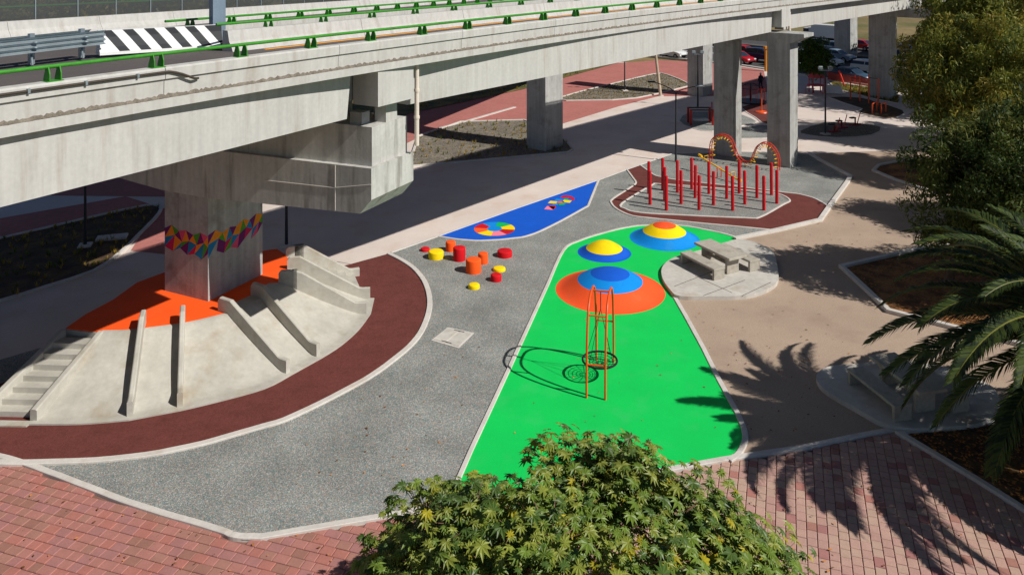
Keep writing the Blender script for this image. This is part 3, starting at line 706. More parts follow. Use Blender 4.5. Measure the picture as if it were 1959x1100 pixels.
# striped barrier across the gore
b0, b1 = Vector(G(191,107,10.09)), Vector(G(428,91.5,10.09)); bd = (b1-b0).normalized(); bn2 = Vector((-bd.y, bd.x)); BL = (b1-b0).length
sb = thing('striped_barrier', 'concrete barrier painted in black and white slanting stripes on the overpass', 'barrier', (b0.x, b0.y, 10.09))
prof = [(0,0,0),(.0,.09,.02),(.14,.22,.16),(.24,.52,.52),(.26,.72,.80),(.48,.72,.80),(.62,.2,.2),(.72,0,0)]
NSTR = 12; mb = MB(); vs = []; fs = []; mi = []
for i in range(NSTR+1):
    for (d, z, shr) in prof:
        s = (i/NSTR)*BL - (shr if 0 < i < NSTR else 0)*.62 + .25*(0 < i < NSTR); s = min(max(s, 0), BL)
        p = b0+bd*s+bn2*d; vs.append((p.x, p.y, 10.09+z))
n = len(prof)
for i in range(NSTR):
    for k in range(n-1):
        mb.add([vs[i*n+k], vs[(i+1)*n+k], vs[(i+1)*n+k+1], vs[i*n+k+1]], [(0,1,2,3)], (i % 2) if 0 < k < 4 else 0)
for i in (0, NSTR): mb.add([vs[i*n+k] for k in range(n)], [tuple(range(n))], 0)
mb.build('barrier_body', [WHITE_PAINT, BLACK_PAINT], sb)
for s in (.36, .52):
    p = b0+bd*BL*s+bn2*.02
    MB().tube([(p.x-bn2.x*.03, p.y-bn2.y*.03, 9.90), (p.x+bn2.x*.05, p.y+bn2.y*.05, 9.90)], .085, 12).build('drain_hole', BLACK_PAINT, sb)
# galvanised three wave guard rail
g1_, g0_ = Vector(G(189,106,10.09)), Vector(G(5,131,10.09)); gdv = (g0_-g1_).normalized(); gnv = Vector((gdv.y, -gdv.x))
if gnv.y > 0: gnv = -gnv
gr = thing('guardrail', 'galvanised corrugated guardrail in front of the striped barrier', 'guardrail', (g1_.x, g1_.y, 10.09))
LG = 9.0
def beam(off, name, zz=.34):
    pr = []
    for k in range(19):
        a = k/18; pr.append((.045*math.cos(a*6*math.pi), zz+a*.42))
    vs = []
    for s in (0, LG):
        for d, z in pr: p = g1_+gdv*s+gnv*(off+d); vs.append((p.x, p.y, 10.09+z))
    m = len(pr); return MB().add(vs, [(k, k+1, m+k+1, m+k) for k in range(m-1)]).build(name, GALV, gr, smooth=True)
bm = beam(.24, 'corrugated_beam'); beam(-.34, 'corrugated_beam')
for s in (.6, 2.2, 3.8, 5.4, 7.0):
    p = g1_+gdv*s
    MB().box((p.x, p.y, 10.09+.42), (.14,.10,.84), math.atan2(gdv.y,gdv.x)).build('post', GALV, gr)
    for z in (.48, .62):
        q = g1_+gdv*(s+.1)+gnv*.285; MB().lathe([(0,10.09+z+.035),(.07,10.09+z+.02),(.085,10.09+z)], 10, q.x, q.y).build('bolt_cap', GALV, gr, smooth=True)
    q = g1_+gdv*(s+.2)+gnv*.3; MB().tube([(p.x,p.y,10.09+.3),(q.x,q.y,10.09+.0)], .03, 6).build('foot_strut', GALV, gr)
# steel sign mast on the median
MB().box((-9.95,26.9,13.2), (.42,.42,7.0), R(38)).build('mast', STEEL_BLUE)
ms = bpy.data.objects['mast']; ms.name = 'sign_mast'; tag(ms, 'square blue grey steel mast rising behind the striped barrier', 'mast')
# fence along the far barrier
fe = thing('mesh_fence', 'dark mesh fence with thin posts along the far edge of the overpass', 'fence', (EF(20,9.1,9.8)))
MESH = bpy.data.materials.new('fence_mesh'); MESH.use_nodes = True; n_ = MESH.node_tree.nodes; b_ = n_['Principled BSDF']
b_.inputs['Base Color'].default_value = (.06,.065,.065,1); b_.inputs['Alpha'].default_value = .82; b_.inputs['Roughness'].default_value = .6
FY = frange(Y0, 60, 2.0)
vs = []
for Y in FY: vs += [EF(Y,9.1,9.8), EF(Y,9.1,11.35)]
MB().add(vs, [(2*i,2*i+2,2*i+3,2*i+1) for i in range(len(FY)-1)]).build('mesh_panel', MESH, fe)
for Y in frange(Y0, 60, 1.75): MB().tube([EF(Y,9.07,9.7), EF(Y,9.07,11.42)], .028, 6).build('post', GALV, fe)
MB().tube([EF(Y,10.4,10.95) for Y in frange(Y0,60,2)], .05, 6).build('guard_rail', RAIL_GREEN, fe)
MB().tube([EF(Y,9.07,9.95) for Y in frange(Y0,60,2)], .02, 6).build('bottom_wire', GALV, fe)
# ------------------------------------------------------------------ slide mound round the pier
MH = 1.3
mound = thing('slide_mound', 'concrete slide mound with an orange rubber top around the overpass pier', 'slide', (*G(398,577,MH), 0))
fin_b = GL([(64,808),(248,800),(344,782),(551,716),(609,684),(701,602),(708,573),(687,527)])
fin_t = GL([(191,636),(271,632),(349,622),(441,600),(503,571),(543,541),(559,514),(549,487)], MH)
mid_b = {0: GL([(160,807)]), 2: GL([(408,767),(500,742)]), 4: GL([(645,661),(678,632)])}
mid_t = {0: GL([(231,635.5)], MH), 2: GL([(378,616),(411,608)], MH), 4: GL([(517,562),(531,552)], MH)}
BACK = GL([(531,475),(480,482),(400,499),(317,519),(260,540),(214,573),(161,601),(122,628)], MH)
def surf(r): return MH*((1-r)**1.18) if r < 1 else 0.0
RS = [0,.05,.15,.28,.42,.56,.68,.78,.86,.92,.96,1.0]
front = cr([fin_t[0], *mid_t[0], fin_t[1], fin_t[2], *mid_t[2], fin_t[3], fin_t[4], *mid_t[4], fin_t[5], fin_t[6], fin_t[7]], n=3)
plat = front + BACK
MB().prism(plat, -.1, MH-.03).build('mound_core', CONC_SLIDE, mound)
MB().prism(inset(plat, .985), MH-.029, MH+.004).build('platform', ORANGE_RUB, mound)
def lerp2(a, b, t): return (a[0]+(b[0]-a[0])*t, a[1]+(b[1]-a[1])*t)
for i in range(6):
    if i == 5: pass
    B_ = cr([fin_b[i], *mid_b.get(i, []), fin_b[i+1]], n=4); T_ = cr([fin_t[i], *mid_t.get(i, []), fin_t[i+1]], n=4)
    if i == 4: B_ = cr([fin_b[4], *mid_b[4], fin_b[5]], n=4)
    m = len(B_); mb = MB(); vs = []
    for a, b in zip(T_, B_):
        d = (Vector(b)-Vector(a)).normalized()
        q = Vector(a)-d*(.14 if i not in (3,4) else .55)
        vs.append((q.x, q.y, MH+.012))
        for r in RS: p = lerp2(a, b, r); vs.append((*p, max(.06, surf(r)+.012 if r < .04 else surf(r))))
        e = Vector(b)+d*.16; vs.append((e.x, e.y, .055)); vs.append((e.x, e.y, -.1))
    n = len(RS)+3; fs = []
    for k in range(m-1):
        for j in range(n-1): fs.append((k*n+j, k*n+j+1, (k+1)*n+j+1, (k+1)*n+j))
    mb.add(vs, fs).build('slide', CONC_SLIDE, mound, smooth=True)
FH = .46
def fin(i, thick=.13, r0=-.2, base=None, top=None, fh=FH, flat_to=.02, low=None):
    a = Vector(top or fin_t[i]); b = Vector(base or fin_b[i]); L = (b-a).length; d = (b-a).normalized(); n_ = Vector((-d.y, d.x))*thick/2
    rs = [r0, r0+.03, flat_to, .1, .22, .36, .5, .62, .72, .8, .86, .9, .97, 1.0]; pts = []
    for r in rs:
        if r <= flat_to: zt_ = MH+fh-(.1 if r == r0 else 0)
        elif r < .84: zt_ = MH+fh-(MH-.03)*(r-flat_to)/(.86-flat_to)
        else: zt_ = max(.03+fh-.02, MH+fh-(MH-.03)*(r-flat_to)/(.86-flat_to))
        if low: zt_ = MH+fh+(low-MH-fh)*max(0, r)
        pts.append((a+d*L*r, zt_))
    vs = []; c = .025
    for p, z in pts:
        vs += [(p.x-n_.x,p.y-n_.y,-.1),(p.x-n_.x,p.y-n_.y,z-c),(p.x-n_.x*.6,p.y-n_.y*.6,z),(p.x+n_.x*.6,p.y+n_.y*.6,z),(p.x+n_.x,p.y+n_.y,z-c),(p.x+n_.x,p.y+n_.y,-.1)]
    fs = []
    for k in range(len(pts)-1):
        for j in range(5): fs.append((k*6+j, k*6+j+1, k*6+7+j, k*6+6+j))
    fs += [(0,1,2,3,4,5)[::-1], tuple((len(pts)-1)*6+j for j in range(6))]
    return MB().add(vs, fs).build('slide_wall', CONC_SLIDE, mound)
fin(0, fh=.03, r0=-.02, thick=.22, low=.36); fin(1, thick=.15); fin(2, thick=.15); fin(3, thick=.16); fin(4, thick=.16); fin(5, r0=-.06, flat_to=.16); fin(6, r0=-.06, flat_to=.1); fin(7, thick=.18, r0=-.02, fh=.32, flat_to=.22)
def stairs(ta, ba, tb, bb, n):
    for k in range(n-1):
        r0, r1 = k/n+.02, 1.0; r1 = (k+1)/n+.02
        z = MH-(k+1)*MH/n
        MB().prism([lerp2(ta,ba,r0), lerp2(tb,bb,r0), lerp2(tb,bb,r1+.02), lerp2(ta,ba,r1+.02)], -.1+.001*k, z).build('step', CONC_SLIDE, mound)
Lt = G(118,633,MH); Lb = G(-40,806)
stairs(Lt, Lb, fin_t[0], fin_b[0], 8)
fin(0, thick=.22, r0=-.02, base=Lb, top=Lt, fh=.03, low=.3)
stairs(fin_t[6], fin_b[6], fin_t[7], fin_b[7], 8)
MB().prism([Lb, fin_b[0], tuple(Vector(fin_b[0])+Vector((-.05,-.25))), tuple(Vector(Lb)+Vector((-.05,-.25)))], -.1, .05).build('step', CONC_SLIDE, mound)
# low wall behind the right stair
wl = [Vector(G(531,474,MH)), Vector(G(560,477,MH)), Vector(G(592,482,MH))]

# ------------------------------------------------------------------ rubber domes
def dome(c, rb, prof, rings, label):
    t = thing('play_dome', label, 'play dome', (*c, 0), 'rubber domes on the green field')
    H = prof
    def z(r):  # flared bell
        u = min(1, r/rb); return H*(1-u**2.1)**1.75
    for (r0, r1, m, nm) in rings:
        pr = [(r1-(r1-r0)*k/8, z(r1-(r1-r0)*k/8)+.02) for k in range(9)]
        if r0 == 0: pr[-1] = (0, z(0)+.02)
        if r1 == rb: pr = [(rb+.01, .005)] + pr
        MB().lathe(pr, 56, *c).build(nm, m, t, smooth=True)
    return t
ca_ = G(1167,556); cb_ = G(1156,484); cc_ = G(1271,457)
dome(ca_, 104*ca_[1]/FPX, .80, [(0,.76,BLUE_RUB,'dome_cap'),(.76,1.27,SKY_RUB,'middle_ring'),(1.27,104*ca_[1]/FPX,CORAL_RUB,'outer_ring')], 'largest rubber dome with orange, light blue and dark blue rings behind the swing')
dome(cb_, 51*cb_[1]/FPX, .52, [(0,.80,YEL_RUB,'dome_cap'),(.80,51*cb_[1]/FPX,BLUE_RUB,'outer_ring')], 'small rubber dome with a yellow cap and one dark blue ring')
dome(cc_, 66*cc_[1]/FPX, .72, [(0,.53,CORAL_RUB,'dome_cap'),(.53,.99,YEL_RUB,'middle_ring'),(.99,66*cc_[1]/FPX,SKY_RUB,'outer_ring')], 'far rubber dome with light blue, yellow and orange rings by the table')

# ------------------------------------------------------------------ stumps
for x, yb, yt, wd, m, lb in ((813.4,483,474.5,17.7,RED_RUB,'lowest red stump at the left end of the stump group'),
        (834,499,480,29,YEL_RUB,'wide yellow stump with chipped edge beside the tall red stump'),
        (862,483,462,19,ORANGE_RUB,'slim orange stump at the back of the stump group'),
        (878.6,502,473,23.6,RED_RUB,'tall red stump between yellow stump and big orange stump'),
        (905.8,526,495.5,29.5,ORANGE_RUB,'biggest orange stump in the middle of the group'),
        (924,507,484,19,ORANGE_RUB,'slim orange stump just behind the biggest orange one'),
        (965.5,495.5,479,28.4,RED_RUB,'wide red stump at the right of the group'),
        (955,522,512,24,YEL_RUB,'flat yellow disc stump behind a small red stump'),
        (949,541,524.5,21,RED_RUB,'small red stump in front of the flat yellow disc'),
        (906.8,555.6,543.5,21.5,YEL_RUB,'small flat yellow stump nearest the camera')):
    k = (yb-YH)/FPX; yc = yb-wd*k/2*.98; X, Y = G(x, yc); h_ = (yc-yt)*Y/FPX; r_ = wd/2*Y/FPX
    o = MB().lathe([(0,0),(r_,0),(r_,h_-.05),(r_-.008,h_-.025),(r_-.03,h_-.006),(r_-.05,h_),(0,h_)], 32).build('play_stump', m, None, smooth=True)
    o.location = (X, Y, .008); o.rotation_euler = (0,0,rnd.random()*6); tag(o, lb, 'stump', 'rubber stumps on the grey field')

# ------------------------------------------------------------------ red posts
rows = {'front': [(1155,488),(1400,485),(1652,490),(1886,488)], 'second': [(1033,445),(1266,441),(1508,449),(1743,443),(1983,437)],
        'middle': [(1142,414),(1371,396),(1607,402),(1834,396)], 'fourth': [(1022,364),(1238,355),(1474,365),(1701,361),(1943,374)], 'rear': [(1127,335),(1345,330)]}
ords = ['first','second','third','fourth','fifth']
for rn, L_ in rows.items():
    for k, (zx, zy) in enumerate(L_):
        X, Y = G(980+zx/3.918, 280+zy/3.918-1.5)
        o = MB().lathe([(0,0),(.085,0),(.085,1.74),(.075,1.765),(.05,1.775),(0,1.775)], 18).build('play_post', POST_RED, None, smooth=True)
        o.location = (X, Y, .015); o.rotation_euler = (rnd.uniform(-.008,.008), rnd.uniform(-.008,.008), 0)
        tag(o, '%s red post from the left in the %s row of the post field' % (ords[k], rn), 'post', 'red posts on the grey island')

# ------------------------------------------------------------------ basket swing
sw = thing('basket_swing', 'orange double arch swing frame with a round black net basket', 'swing', (2.73, 24.6, .018))
FL, FRr, BL_, BR_ = (Vector(G(*p)) for p in ((1122,762),(1158,766),(1141,690),(1174,694)))
def arch_pt(a, b, t):
    # steep sided pointed arch from a to b, apex 2.72 m
    s = (t-.5)*2; z = 2.72*(1-abs(s)**2.6); k = .5+.5*math.copysign(abs(s)**1.0, s)
    k = .5+.5*(math.copysign(1-(1-abs(s))**1.9, s))
    p = a.lerp(b, k); return (p.x, p.y, z+.02)
for a, b in ((FL, BL_), (FRr, BR_)):
    MB().tube([arch_pt(a, b, k/36) for k in range(37)], .035, 10).build('arch', OR_METAL, sw, smooth=True)
def arch_at(a, b, z, frontside):
    best = min(range(0, 181), key=lambda k: abs(arch_pt(a, b, (k/360 if frontside else 1-k/360))[2]-z)); return arch_pt(a, b, best/360 if frontside else 1-best/360)
for z, fs_ in ((2.32, True), (1.35, False), (.98, True)):
    MB().tube([arch_at(FL, BL_, z, fs_), arch_at(FRr, BR_, z, fs_)], .026, 8).build('cross_bar', OR_METAL, sw, smooth=True)
MB().tube([arch_pt(FL, BL_, .5), arch_pt(FRr, BR_, .5)], .032, 8).build('top_bar', OR_METAL, sw, smooth=True)
bc = Vector((2.71, 24.6, .60)); br = .53
bk = MB().tube([(bc.x+br*math.cos(k*math.pi/20), bc.y+br*math.sin(k*math.pi/20), bc.z) for k in range(40)], .032, 8, closed=True).build('basket_ring', ROPE, sw, smooth=True)
net = MB()
for r_ in (.12,.22,.32,.42): net.tube([(bc.x+r_*math.cos(k*math.pi/14), bc.y+r_*math.sin(k*math.pi/14), bc.z-.10*(1-(r_/br)**2)) for k in range(28)], .009, 5, closed=True)
for k in range(14):
    a = k*math.pi/7; net.tube([(bc.x+q*br*math.cos(a), bc.y+q*br*math.sin(a), bc.z-.10*(1-q*q)) for q in (.08,.35,.65,1)], .008, 5)
net.build('basket_net', ROPE, bk, root=sw)
apex = Vector(arch_pt(FL, BL_, .5)).lerp(Vector(arch_pt(FRr, BR_, .5)), .5); kn = apex+Vector((0,0,-.55))
MB().tube([apex, kn], .014, 6).build('chain', DARKMETAL, sw)
for k in range(4):
    a = R(45+90*k); MB().tube([kn, (bc.x+br*math.cos(a), bc.y+br*math.sin(a), bc.z)], .008, 5).build('rope', ROPE, sw)

# ------------------------------------------------------------------ roller frame with spiral rungs
cs = thing('loop_climber', 'red twin rail climbing frame like a small coaster with yellow spiral rungs', 'climber', (*G(1420,316), .01))
p0, p1 = Vector(G(1360,309)), Vector(G(1490,328)); dr = (p1-p0); dn = Vector((-dr.y, dr.x)).normalized()
def col_pt(s, z, off): p = p0+dr*s+dn*off; return (p.x, p.y, z)
ctrl = [(0,.02),(0.0,.55),(0,1.05),(.03,1.45),(.11,1.74),(.22,1.78),(.31,1.55),(.355,1.1),(.39,.7),(.46,.36),(.54,.28),(.61,.5),(.65,.95),(.70,1.38),(.78,1.62),(.88,1.55),(.96,1.2),(1.0,.75),(1.0,.3),(1.0,.02)]
cc3 = cr3([(s,z,0) for s, z in ctrl], 5)
for off in (-.2, .2): MB().tube([col_pt(q[0], q[1], off) for q in cc3], .032, 8).build('rail', RD_METAL, cs, smooth=True)
LN = dr.length
for i in range(4, len(cc3)-4, 3):
    a, b = cc3[i-1], cc3[i+1]; t = Vector(((b.x-a.x)*LN, b.y-a.y)).normalized(); inn = Vector((t.y, -t.x))   # to the right of travel = below the crest
    c = cc3[i]; P_ = []
    for k in range(9):
        th_ = math.pi*k/8; off = .2*math.cos(th_); dep = .26*math.sin(th_)
        P_.append(col_pt(c.x+inn.x*dep/LN, max(.05, c.y+inn.y*dep), off))
    MB().tube(P_, .021, 6).build('rung', YL_METAL, cs, smooth=True)

# seesaw
ss = thing('seesaw', 'yellow seesaw tilted on a red stand behind the red posts', 'seesaw', (*G(1376,340), .01))
fc = Vector(G(1376,340)); hd = Vector((.50,-.86)).normalized(); sl = .22
def sp(s, z, o_=0): q = fc+hd*s+Vector((-hd.y,hd.x))*o_; return (q.x, q.y, .55-s*sl+z)
MB().tube([sp(-1.55,0), sp(1.55,0)], .05, 10).build('beam', YL_METAL, ss, smooth=True)
for s in (-1, 1):
    MB().tube([sp(s*1.45,.04), sp(s*1.62,.06), sp(s*1.72,.05)], .085, 10).build('seat', YL_METAL, ss, smooth=True)
    MB().tube([sp(s*1.12,.02,-.16), sp(s*1.08,.26,-.15), sp(s*1.08,.28,.15), sp(s*1.12,.02,.16)], .02, 8).build('handle', YL_METAL, ss, smooth=True)
for o_ in (-.16, .16):
    q = fc+Vector((-hd.y,hd.x))*o_; MB().tube([(q.x,q.y,0),(q.x,q.y,.58)], .03, 8).build('stand_leg', RD_METAL, ss)
MB().tube([(fc.x+hd.y*.2,fc.y-hd.x*.2,.56),(fc.x-hd.y*.2,fc.y+hd.x*.2,.56)], .03, 8).build('pivot_bar', RD_METAL, ss)

# ------------------------------------------------------------------ concrete pads, tables and benches
PAD1 = cr(GL([(1410,458),(1386,464),(1337,479),(1299,489),(1279,498),(1266,513),(1268,533),(1283,555),(1300,566),(1360,567),(1427,565),(1465,554),(1486,540),(1489,520),(1480,483),(1459,469),(1432,460)], .15), closed=True, n=3)
tag(MB().prism(PAD1, -.1, .15).build('concrete_pad', CONC_PAD), 'rounded concrete pad between green field and tan path', kind='structure')
PAD2 = cr(GL([(1562,716),(1581,702),(1617,697),(1700,692),(1800,700),(1900,740),(1900,800),(1780,818),(1700,812),(1638,780),(1592,754),(1568,735)], .15), closed=True, n=3)
tag(MB().prism(PAD2, -.1, .15).build('concrete_pad', CONC_PAD), 'rounded concrete pad shaded by the palm', kind='structure')
for a_, b_ in (((1290,548),(1400,505)),((1345,566),(1425,536)),((1330,528),(1400,560)),((1420,566),(1475,540))):
    A_, B_ = G(*a_, .15), G(*b_, .15); MB().tube([(*A_, .149), (*B_, .149)], .012, 4).build('control_joint', DARK_EDGE, bpy.data.objects['concrete_pad'])
def slabset(o, hd, L_, W_, H_, th_, lt, lw, inset_):
    n_ = Vector((-hd.y, hd.x)); a = math.atan2(hd.y, hd.x)
    MB().box((o[0],o[1],.15+H_-th_/2), (L_,W_,th_), a, ch=.012).build('slab_top', CONC_BENCH, None)
def bench(c, hd, label):
    t = thing('concrete_bench', label, 'bench', (c[0],c[1],.15), 'concrete picnic benches'); a = math.atan2(hd.y, hd.x)
    MB().box((c[0],c[1],.15+.41), (2.1,.56,.09), a, ch=.012).build('seat', CONC_BENCH, t)
    for s in (-1, 1):
        q = Vector(c)+hd*s*.98; MB().box((q.x,q.y,.15+.18), (.11,.54,.362), a, ch=.01).build('leg', CONC_BENCH, t)
    return t
def table(c, hd, label):
    t = thing('concrete_table', label, 'table', (c[0],c[1],.15), 'concrete picnic tables'); a = math.atan2(hd.y, hd.x)
    MB().box((c[0],c[1],.15+.70), (2.15,.92,.10), a, ch=.014).build('table_top', CONC_BENCH, t)
    for s in (-1, 1):
        q = Vector(c)+hd*s*.72; MB().box((q.x,q.y,.15+.32), (.12,.62,.645), a, ch=.01).build('leg', CONC_BENCH, t)
    MB().box((c[0],c[1],.15+.3), (1.3,.08,.1), a).build('stretcher', CONC_BENCH, t)
h1 = Vector((.46,-.89)).normalized(); n1 = Vector((-h1.y, h1.x)); tc = Vector((8.66,33.2))
table(tc, h1, 'concrete picnic table on the sunlit pad by the far dome')
bench(tc-n1*.95, h1, 'concrete bench on the dome side of the sunlit table'); bench(tc+n1*.95, h1, 'concrete bench in tree shade beyond the sunlit table')
h2 = Vector((.22,-.97)).normalized(); n2 = Vector((-h2.y, h2.x)); bc2 = Vector(G(1680,737,.6))
bench(bc2, h2, 'shaded concrete bench at the left of the pad below the palm'); table(bc2+n2*.95, h2, 'concrete picnic table half hidden under the palm fronds'); bench(bc2+n2*1.9, h2, 'concrete bench hidden behind the palm fronds')
# ------------------------------------------------------------------ lamps and poles
def lamp(px, py, h_, label, kind, base=True, az=0.0):
    X, Y = G(px, py); t = thing('street_lamp', label, 'lamp', (X, Y, 0), 'park lamps')
    MB().tube([(X,Y,0),(X,Y,1.2),(X,Y,h_)], [.075,.065,.045], 10).build('pole', DARKMETAL, t, smooth=True)
    if base: MB().box((X,Y,.04), (.55,.55,.16), .3, ch=.03).build('footing', CONC_KERB, t)
    if kind == 'double':
        for s, dx, dy in ((-1,-1.4,.62), (1,1.3,.36)):
            P_ = cr3([(X,Y,h_-.05),(X+dx*.25,Y,h_+dy*.35),(X+dx*.7,Y,h_+dy*.8),(X+dx,Y,h_+dy)], 4)
            MB().tube(P_, .03, 8).build('arm', DARKMETAL, t, smooth=True)
            MB().box((X+dx+s*.16,Y,h_+dy+.03), (.5,.24,.09), 0, ch=.03).build('lamp_head', GALV if s > 0 else DARKMETAL, t)
    else:
        MB().box((X,Y,h_+.02), (.95,.06,.05), az).build('cross_arm', GALV, t)
        for s in (-.36, .36):
            c = (X+s*math.cos(az), Y+s*math.sin(az), h_+.2); MB().box(c, (.3,.16,.26), az, ch=.03).build('lamp_head', GALV, t)
    return t
lamp(1293,310,4.45,'tall black lamp with two curved arms behind the post field','double', base=False)
lamp(1579,258,4.7,'thin lamp with twin floodlights beside the right front column','flood')
lamp(163,472,4.7,'lamp pole on a pale footing in the shaded bed left of the pier','flood')
lamp(548,472,4.7,'dark lamp pole just right of the painted pier','flood')
lamp(1195,175,4.7,'far lamp pole standing in the gravel bed of the pink plaza','flood')
lamp(1335,206,4.6,'far dark lamp pole beside the yellow post','flood', base=False)
X, Y = G(1264,184)
up = thing('utility_pole', 'leaning pale utility pole at the edge of the far plaza', 'pole', (X,Y,0))
MB().tube([(X,Y,-.1),(X-.75,Y+.1,6.4)], [.15,.11], 12).build('pole', mat('weathered_wood_pole', srgb(186,170,148), var=.15, scale=2, streak=.2), up, smooth=True)
MB().cyl(X, Y, 0, .06, .28, 14).build('footing', CONC_KERB, up)
MB().box((X-.7,Y+.1,6.0), (1.3,.09,.09), .3).build('cross_arm', up and DARKMETAL, up)
for px, py, h_, lb in ((1333,182,2.3,'ochre yellow post with a wide head near the far lamp'), (1466,137,2.6,'ochre yellow post beside the avenue seen between the columns')):
    X, Y = G(px, py); t = thing('marker_post', lb, 'post', (X,Y,0), 'ochre posts')
    OC = mat('ochre_paint', srgb(200,130,28), var=.1, scale=3)
    MB().box((X,Y,h_/2), (.3,.3,h_), .2, ch=.02).build('post', OC, t); MB().box((X,Y,h_+.1), (.55,.5,.3), .2, ch=.03).build('post_head', OC, t)
# wind blown litter free sticks: stones beside beds
# ------------------------------------------------------------------ exercise machines
def T3(a, b, r_=.035): return MB().tube([a, b], r_, 8)
pb = thing('pull_up_bars', 'row of orange pull up bars on the brown exercise patch', 'exercise bars', (*G(1655,196), 0))
pp = [Vector(G(x, y)) for x, y in ((1627,191),(1645,195),(1662,199),(1680,203))]; hs = [2.1,2.35,2.6,2.4]
for p, h_ in zip(pp, hs): T3((p.x,p.y,0),(p.x,p.y,h_),.065).build('post', OR_METAL, pb, smooth=True)
for a, b, h_ in ((0,1,2.0),(1,2,2.25),(2,3,2.35)): T3((pp[a].x,pp[a].y,h_),(pp[b].x,pp[b].y,h_),.022).build('bar', DARKMETAL, pb)
for lb, q in (('left orange parallel bar frame in front of the pull up bars', ((1669,219),(1677.5,213.5))), ('right orange parallel bar frame in front of the pull up bars', ((1686,219),(1694.5,215)))):
    a, b = (Vector(G(*p)) for p in q); t = thing('dip_bar', lb, 'exercise bars', (a.x,a.y,0), 'parallel bars')
    for p in (a, b): T3((p.x,p.y,0),(p.x,p.y,.85),.055).build('post', OR_METAL, t, smooth=True)
    T3((a.x,a.y,.85),(b.x,b.y,.85),.045).build('bar', OR_METAL, t, smooth=True)
# frame machine in the shade
X, Y = G(1340,238); t = thing('exercise_frame', 'dark red box framed exercise machine in the overpass shade', 'exercise machine', (X,Y,0))
DKRED = mat('dark_red_metal', srgb(150,30,28), var=.08, scale=2, rough=.5)
for dx in (-.85,.85):
    for dy in (-.5,.5): MB().box((X+dx,Y+dy,.62), (.16,.16,1.24), 0, ch=.01).build('post', DKRED, t)
for dy in (-.5,.5): MB().box((X,Y+dy,1.2), (1.7,.1,.1)).build('rail', DARKMETAL, t)
MB().box((X,Y,.38), (1.2,.7,.08), ch=.02).build('platform', GALV, t)
for dx in (.95, 1.15): T3((X+dx,Y+.2,0),(X+dx,Y+.2,1.7),.04).build('handle', DKRED, t)
# spinner / climbing dome between columns
X, Y = G(1436,196); t = thing('bar_carousel', 'black topped carousel ringed by thin red bars between the columns', 'carousel', (X,Y,0))
MB().cyl(X,Y,.05,.14,1.35,24).build('floor_disc', DARKMETAL, t); T3((X,Y,0),(X,Y,1.75),.08).build('centre_post', DARKMETAL, t)
MB().tube([(X+1.2*math.cos(k*math.pi/12),Y+1.2*math.sin(k*math.pi/12),1.35) for k in range(24)], .03, 6, closed=True).build('top_ring', DARKMETAL, t)
for k in range(14):
    a = k*math.pi/7; T3((X+1.25*math.cos(a),Y+1.25*math.sin(a),.1),(X+1.2*math.cos(a),Y+1.2*math.sin(a),1.35),.022).build('bar', RD_METAL, t)
for k in range(7):
    a = k*2*math.pi/7; MB().tube(cr3([(X,Y,1.7),(X+.7*math.cos(a),Y+.7*math.sin(a),1.62),(X+1.2*math.cos(a),Y+1.2*math.sin(a),1.35)], 4), .02, 6).build('rib', DARKMETAL, t)
X, Y = G(1457,216); t = thing('spin_post', 'single bright orange post on a round orange base between the columns', 'exercise machine', (X,Y,0))
MB().lathe([(0,.02),(.55,.02),(.5,.1),(.12,.16),(.05,.2),(0,.2)], 24, X, Y).build('base', OR_METAL, t, smooth=True); T3((X,Y,.15),(X,Y,2.0),.05).build('post', OR_METAL, t, smooth=True); MB().box((X,Y,1.95), (.6,.06,.06)).build('grip', RD_METAL, t)
# low machines by the lamp
for px, py, lb in ((1610,246,'low red rider machine left on the dark rubber patch'), (1636,240,'low red rider machine right on the dark rubber patch'), (1596,253,'small red step machine at the front of the dark rubber patch')):
    X, Y = G(px, py); t = thing('step_machine', lb, 'exercise machine', (X,Y,0), 'low red machines')
    MB().box((X,Y,.05), (.9,.4,.1), .4, ch=.02).build('base', DKRED, t); T3((X,Y,.1),(X,Y,.55),.06).build('column', DKRED, t); MB().box((X-.2,Y,.58), (.45,.3,.1), .4, ch=.03).build('seat', DARKMETAL, t)
    T3((X+.15,Y,.1),(X+.45,Y+.1,1.0),.035).build('lever', RD_METAL, t); T3((X+.35,Y-.15,1.0),(X+.52,Y+.3,1.0),.025).build('grip', DARKMETAL, t)
# pale red slide and climbing set near the avenue
X, Y = G(1562,178); t = thing('play_climber', 'small pink and white toddler climber below the little tree', 'climber', (X,Y,0))
PK = mat('faded_pink_plastic', srgb(214,92,100), var=.08, scale=2)
MB().box((X,Y,.75), (1.3,1.1,.1), .3, ch=.03).build('deck', PK, t)
for dx in (-.55,.55):
    for dy in (-.45,.45): T3((X+dx,Y+dy,0),(X+dx,Y+dy,1.5),.05).build('post', PK, t)
MB().prism([(X+.6,Y-.4),(X+2.2,Y-.9),(X+2.2,Y-.3),(X+.6,Y+.2)], .04, [.12,.12,.78,.78][::1]).build('slide', WHITE_PAINT, t)
MB().lathe([(.85,1.5),(.5,1.95),(0,2.15)], 8, X, Y).build('roof', PK, t)
MB().tube([(X-1.2,Y-.5,.0),(X-1.2,Y-.5,.8),(X+.2,Y-.9,.8),(X+.2,Y-.9,0)], .035, 6).build('rail', PK, t)
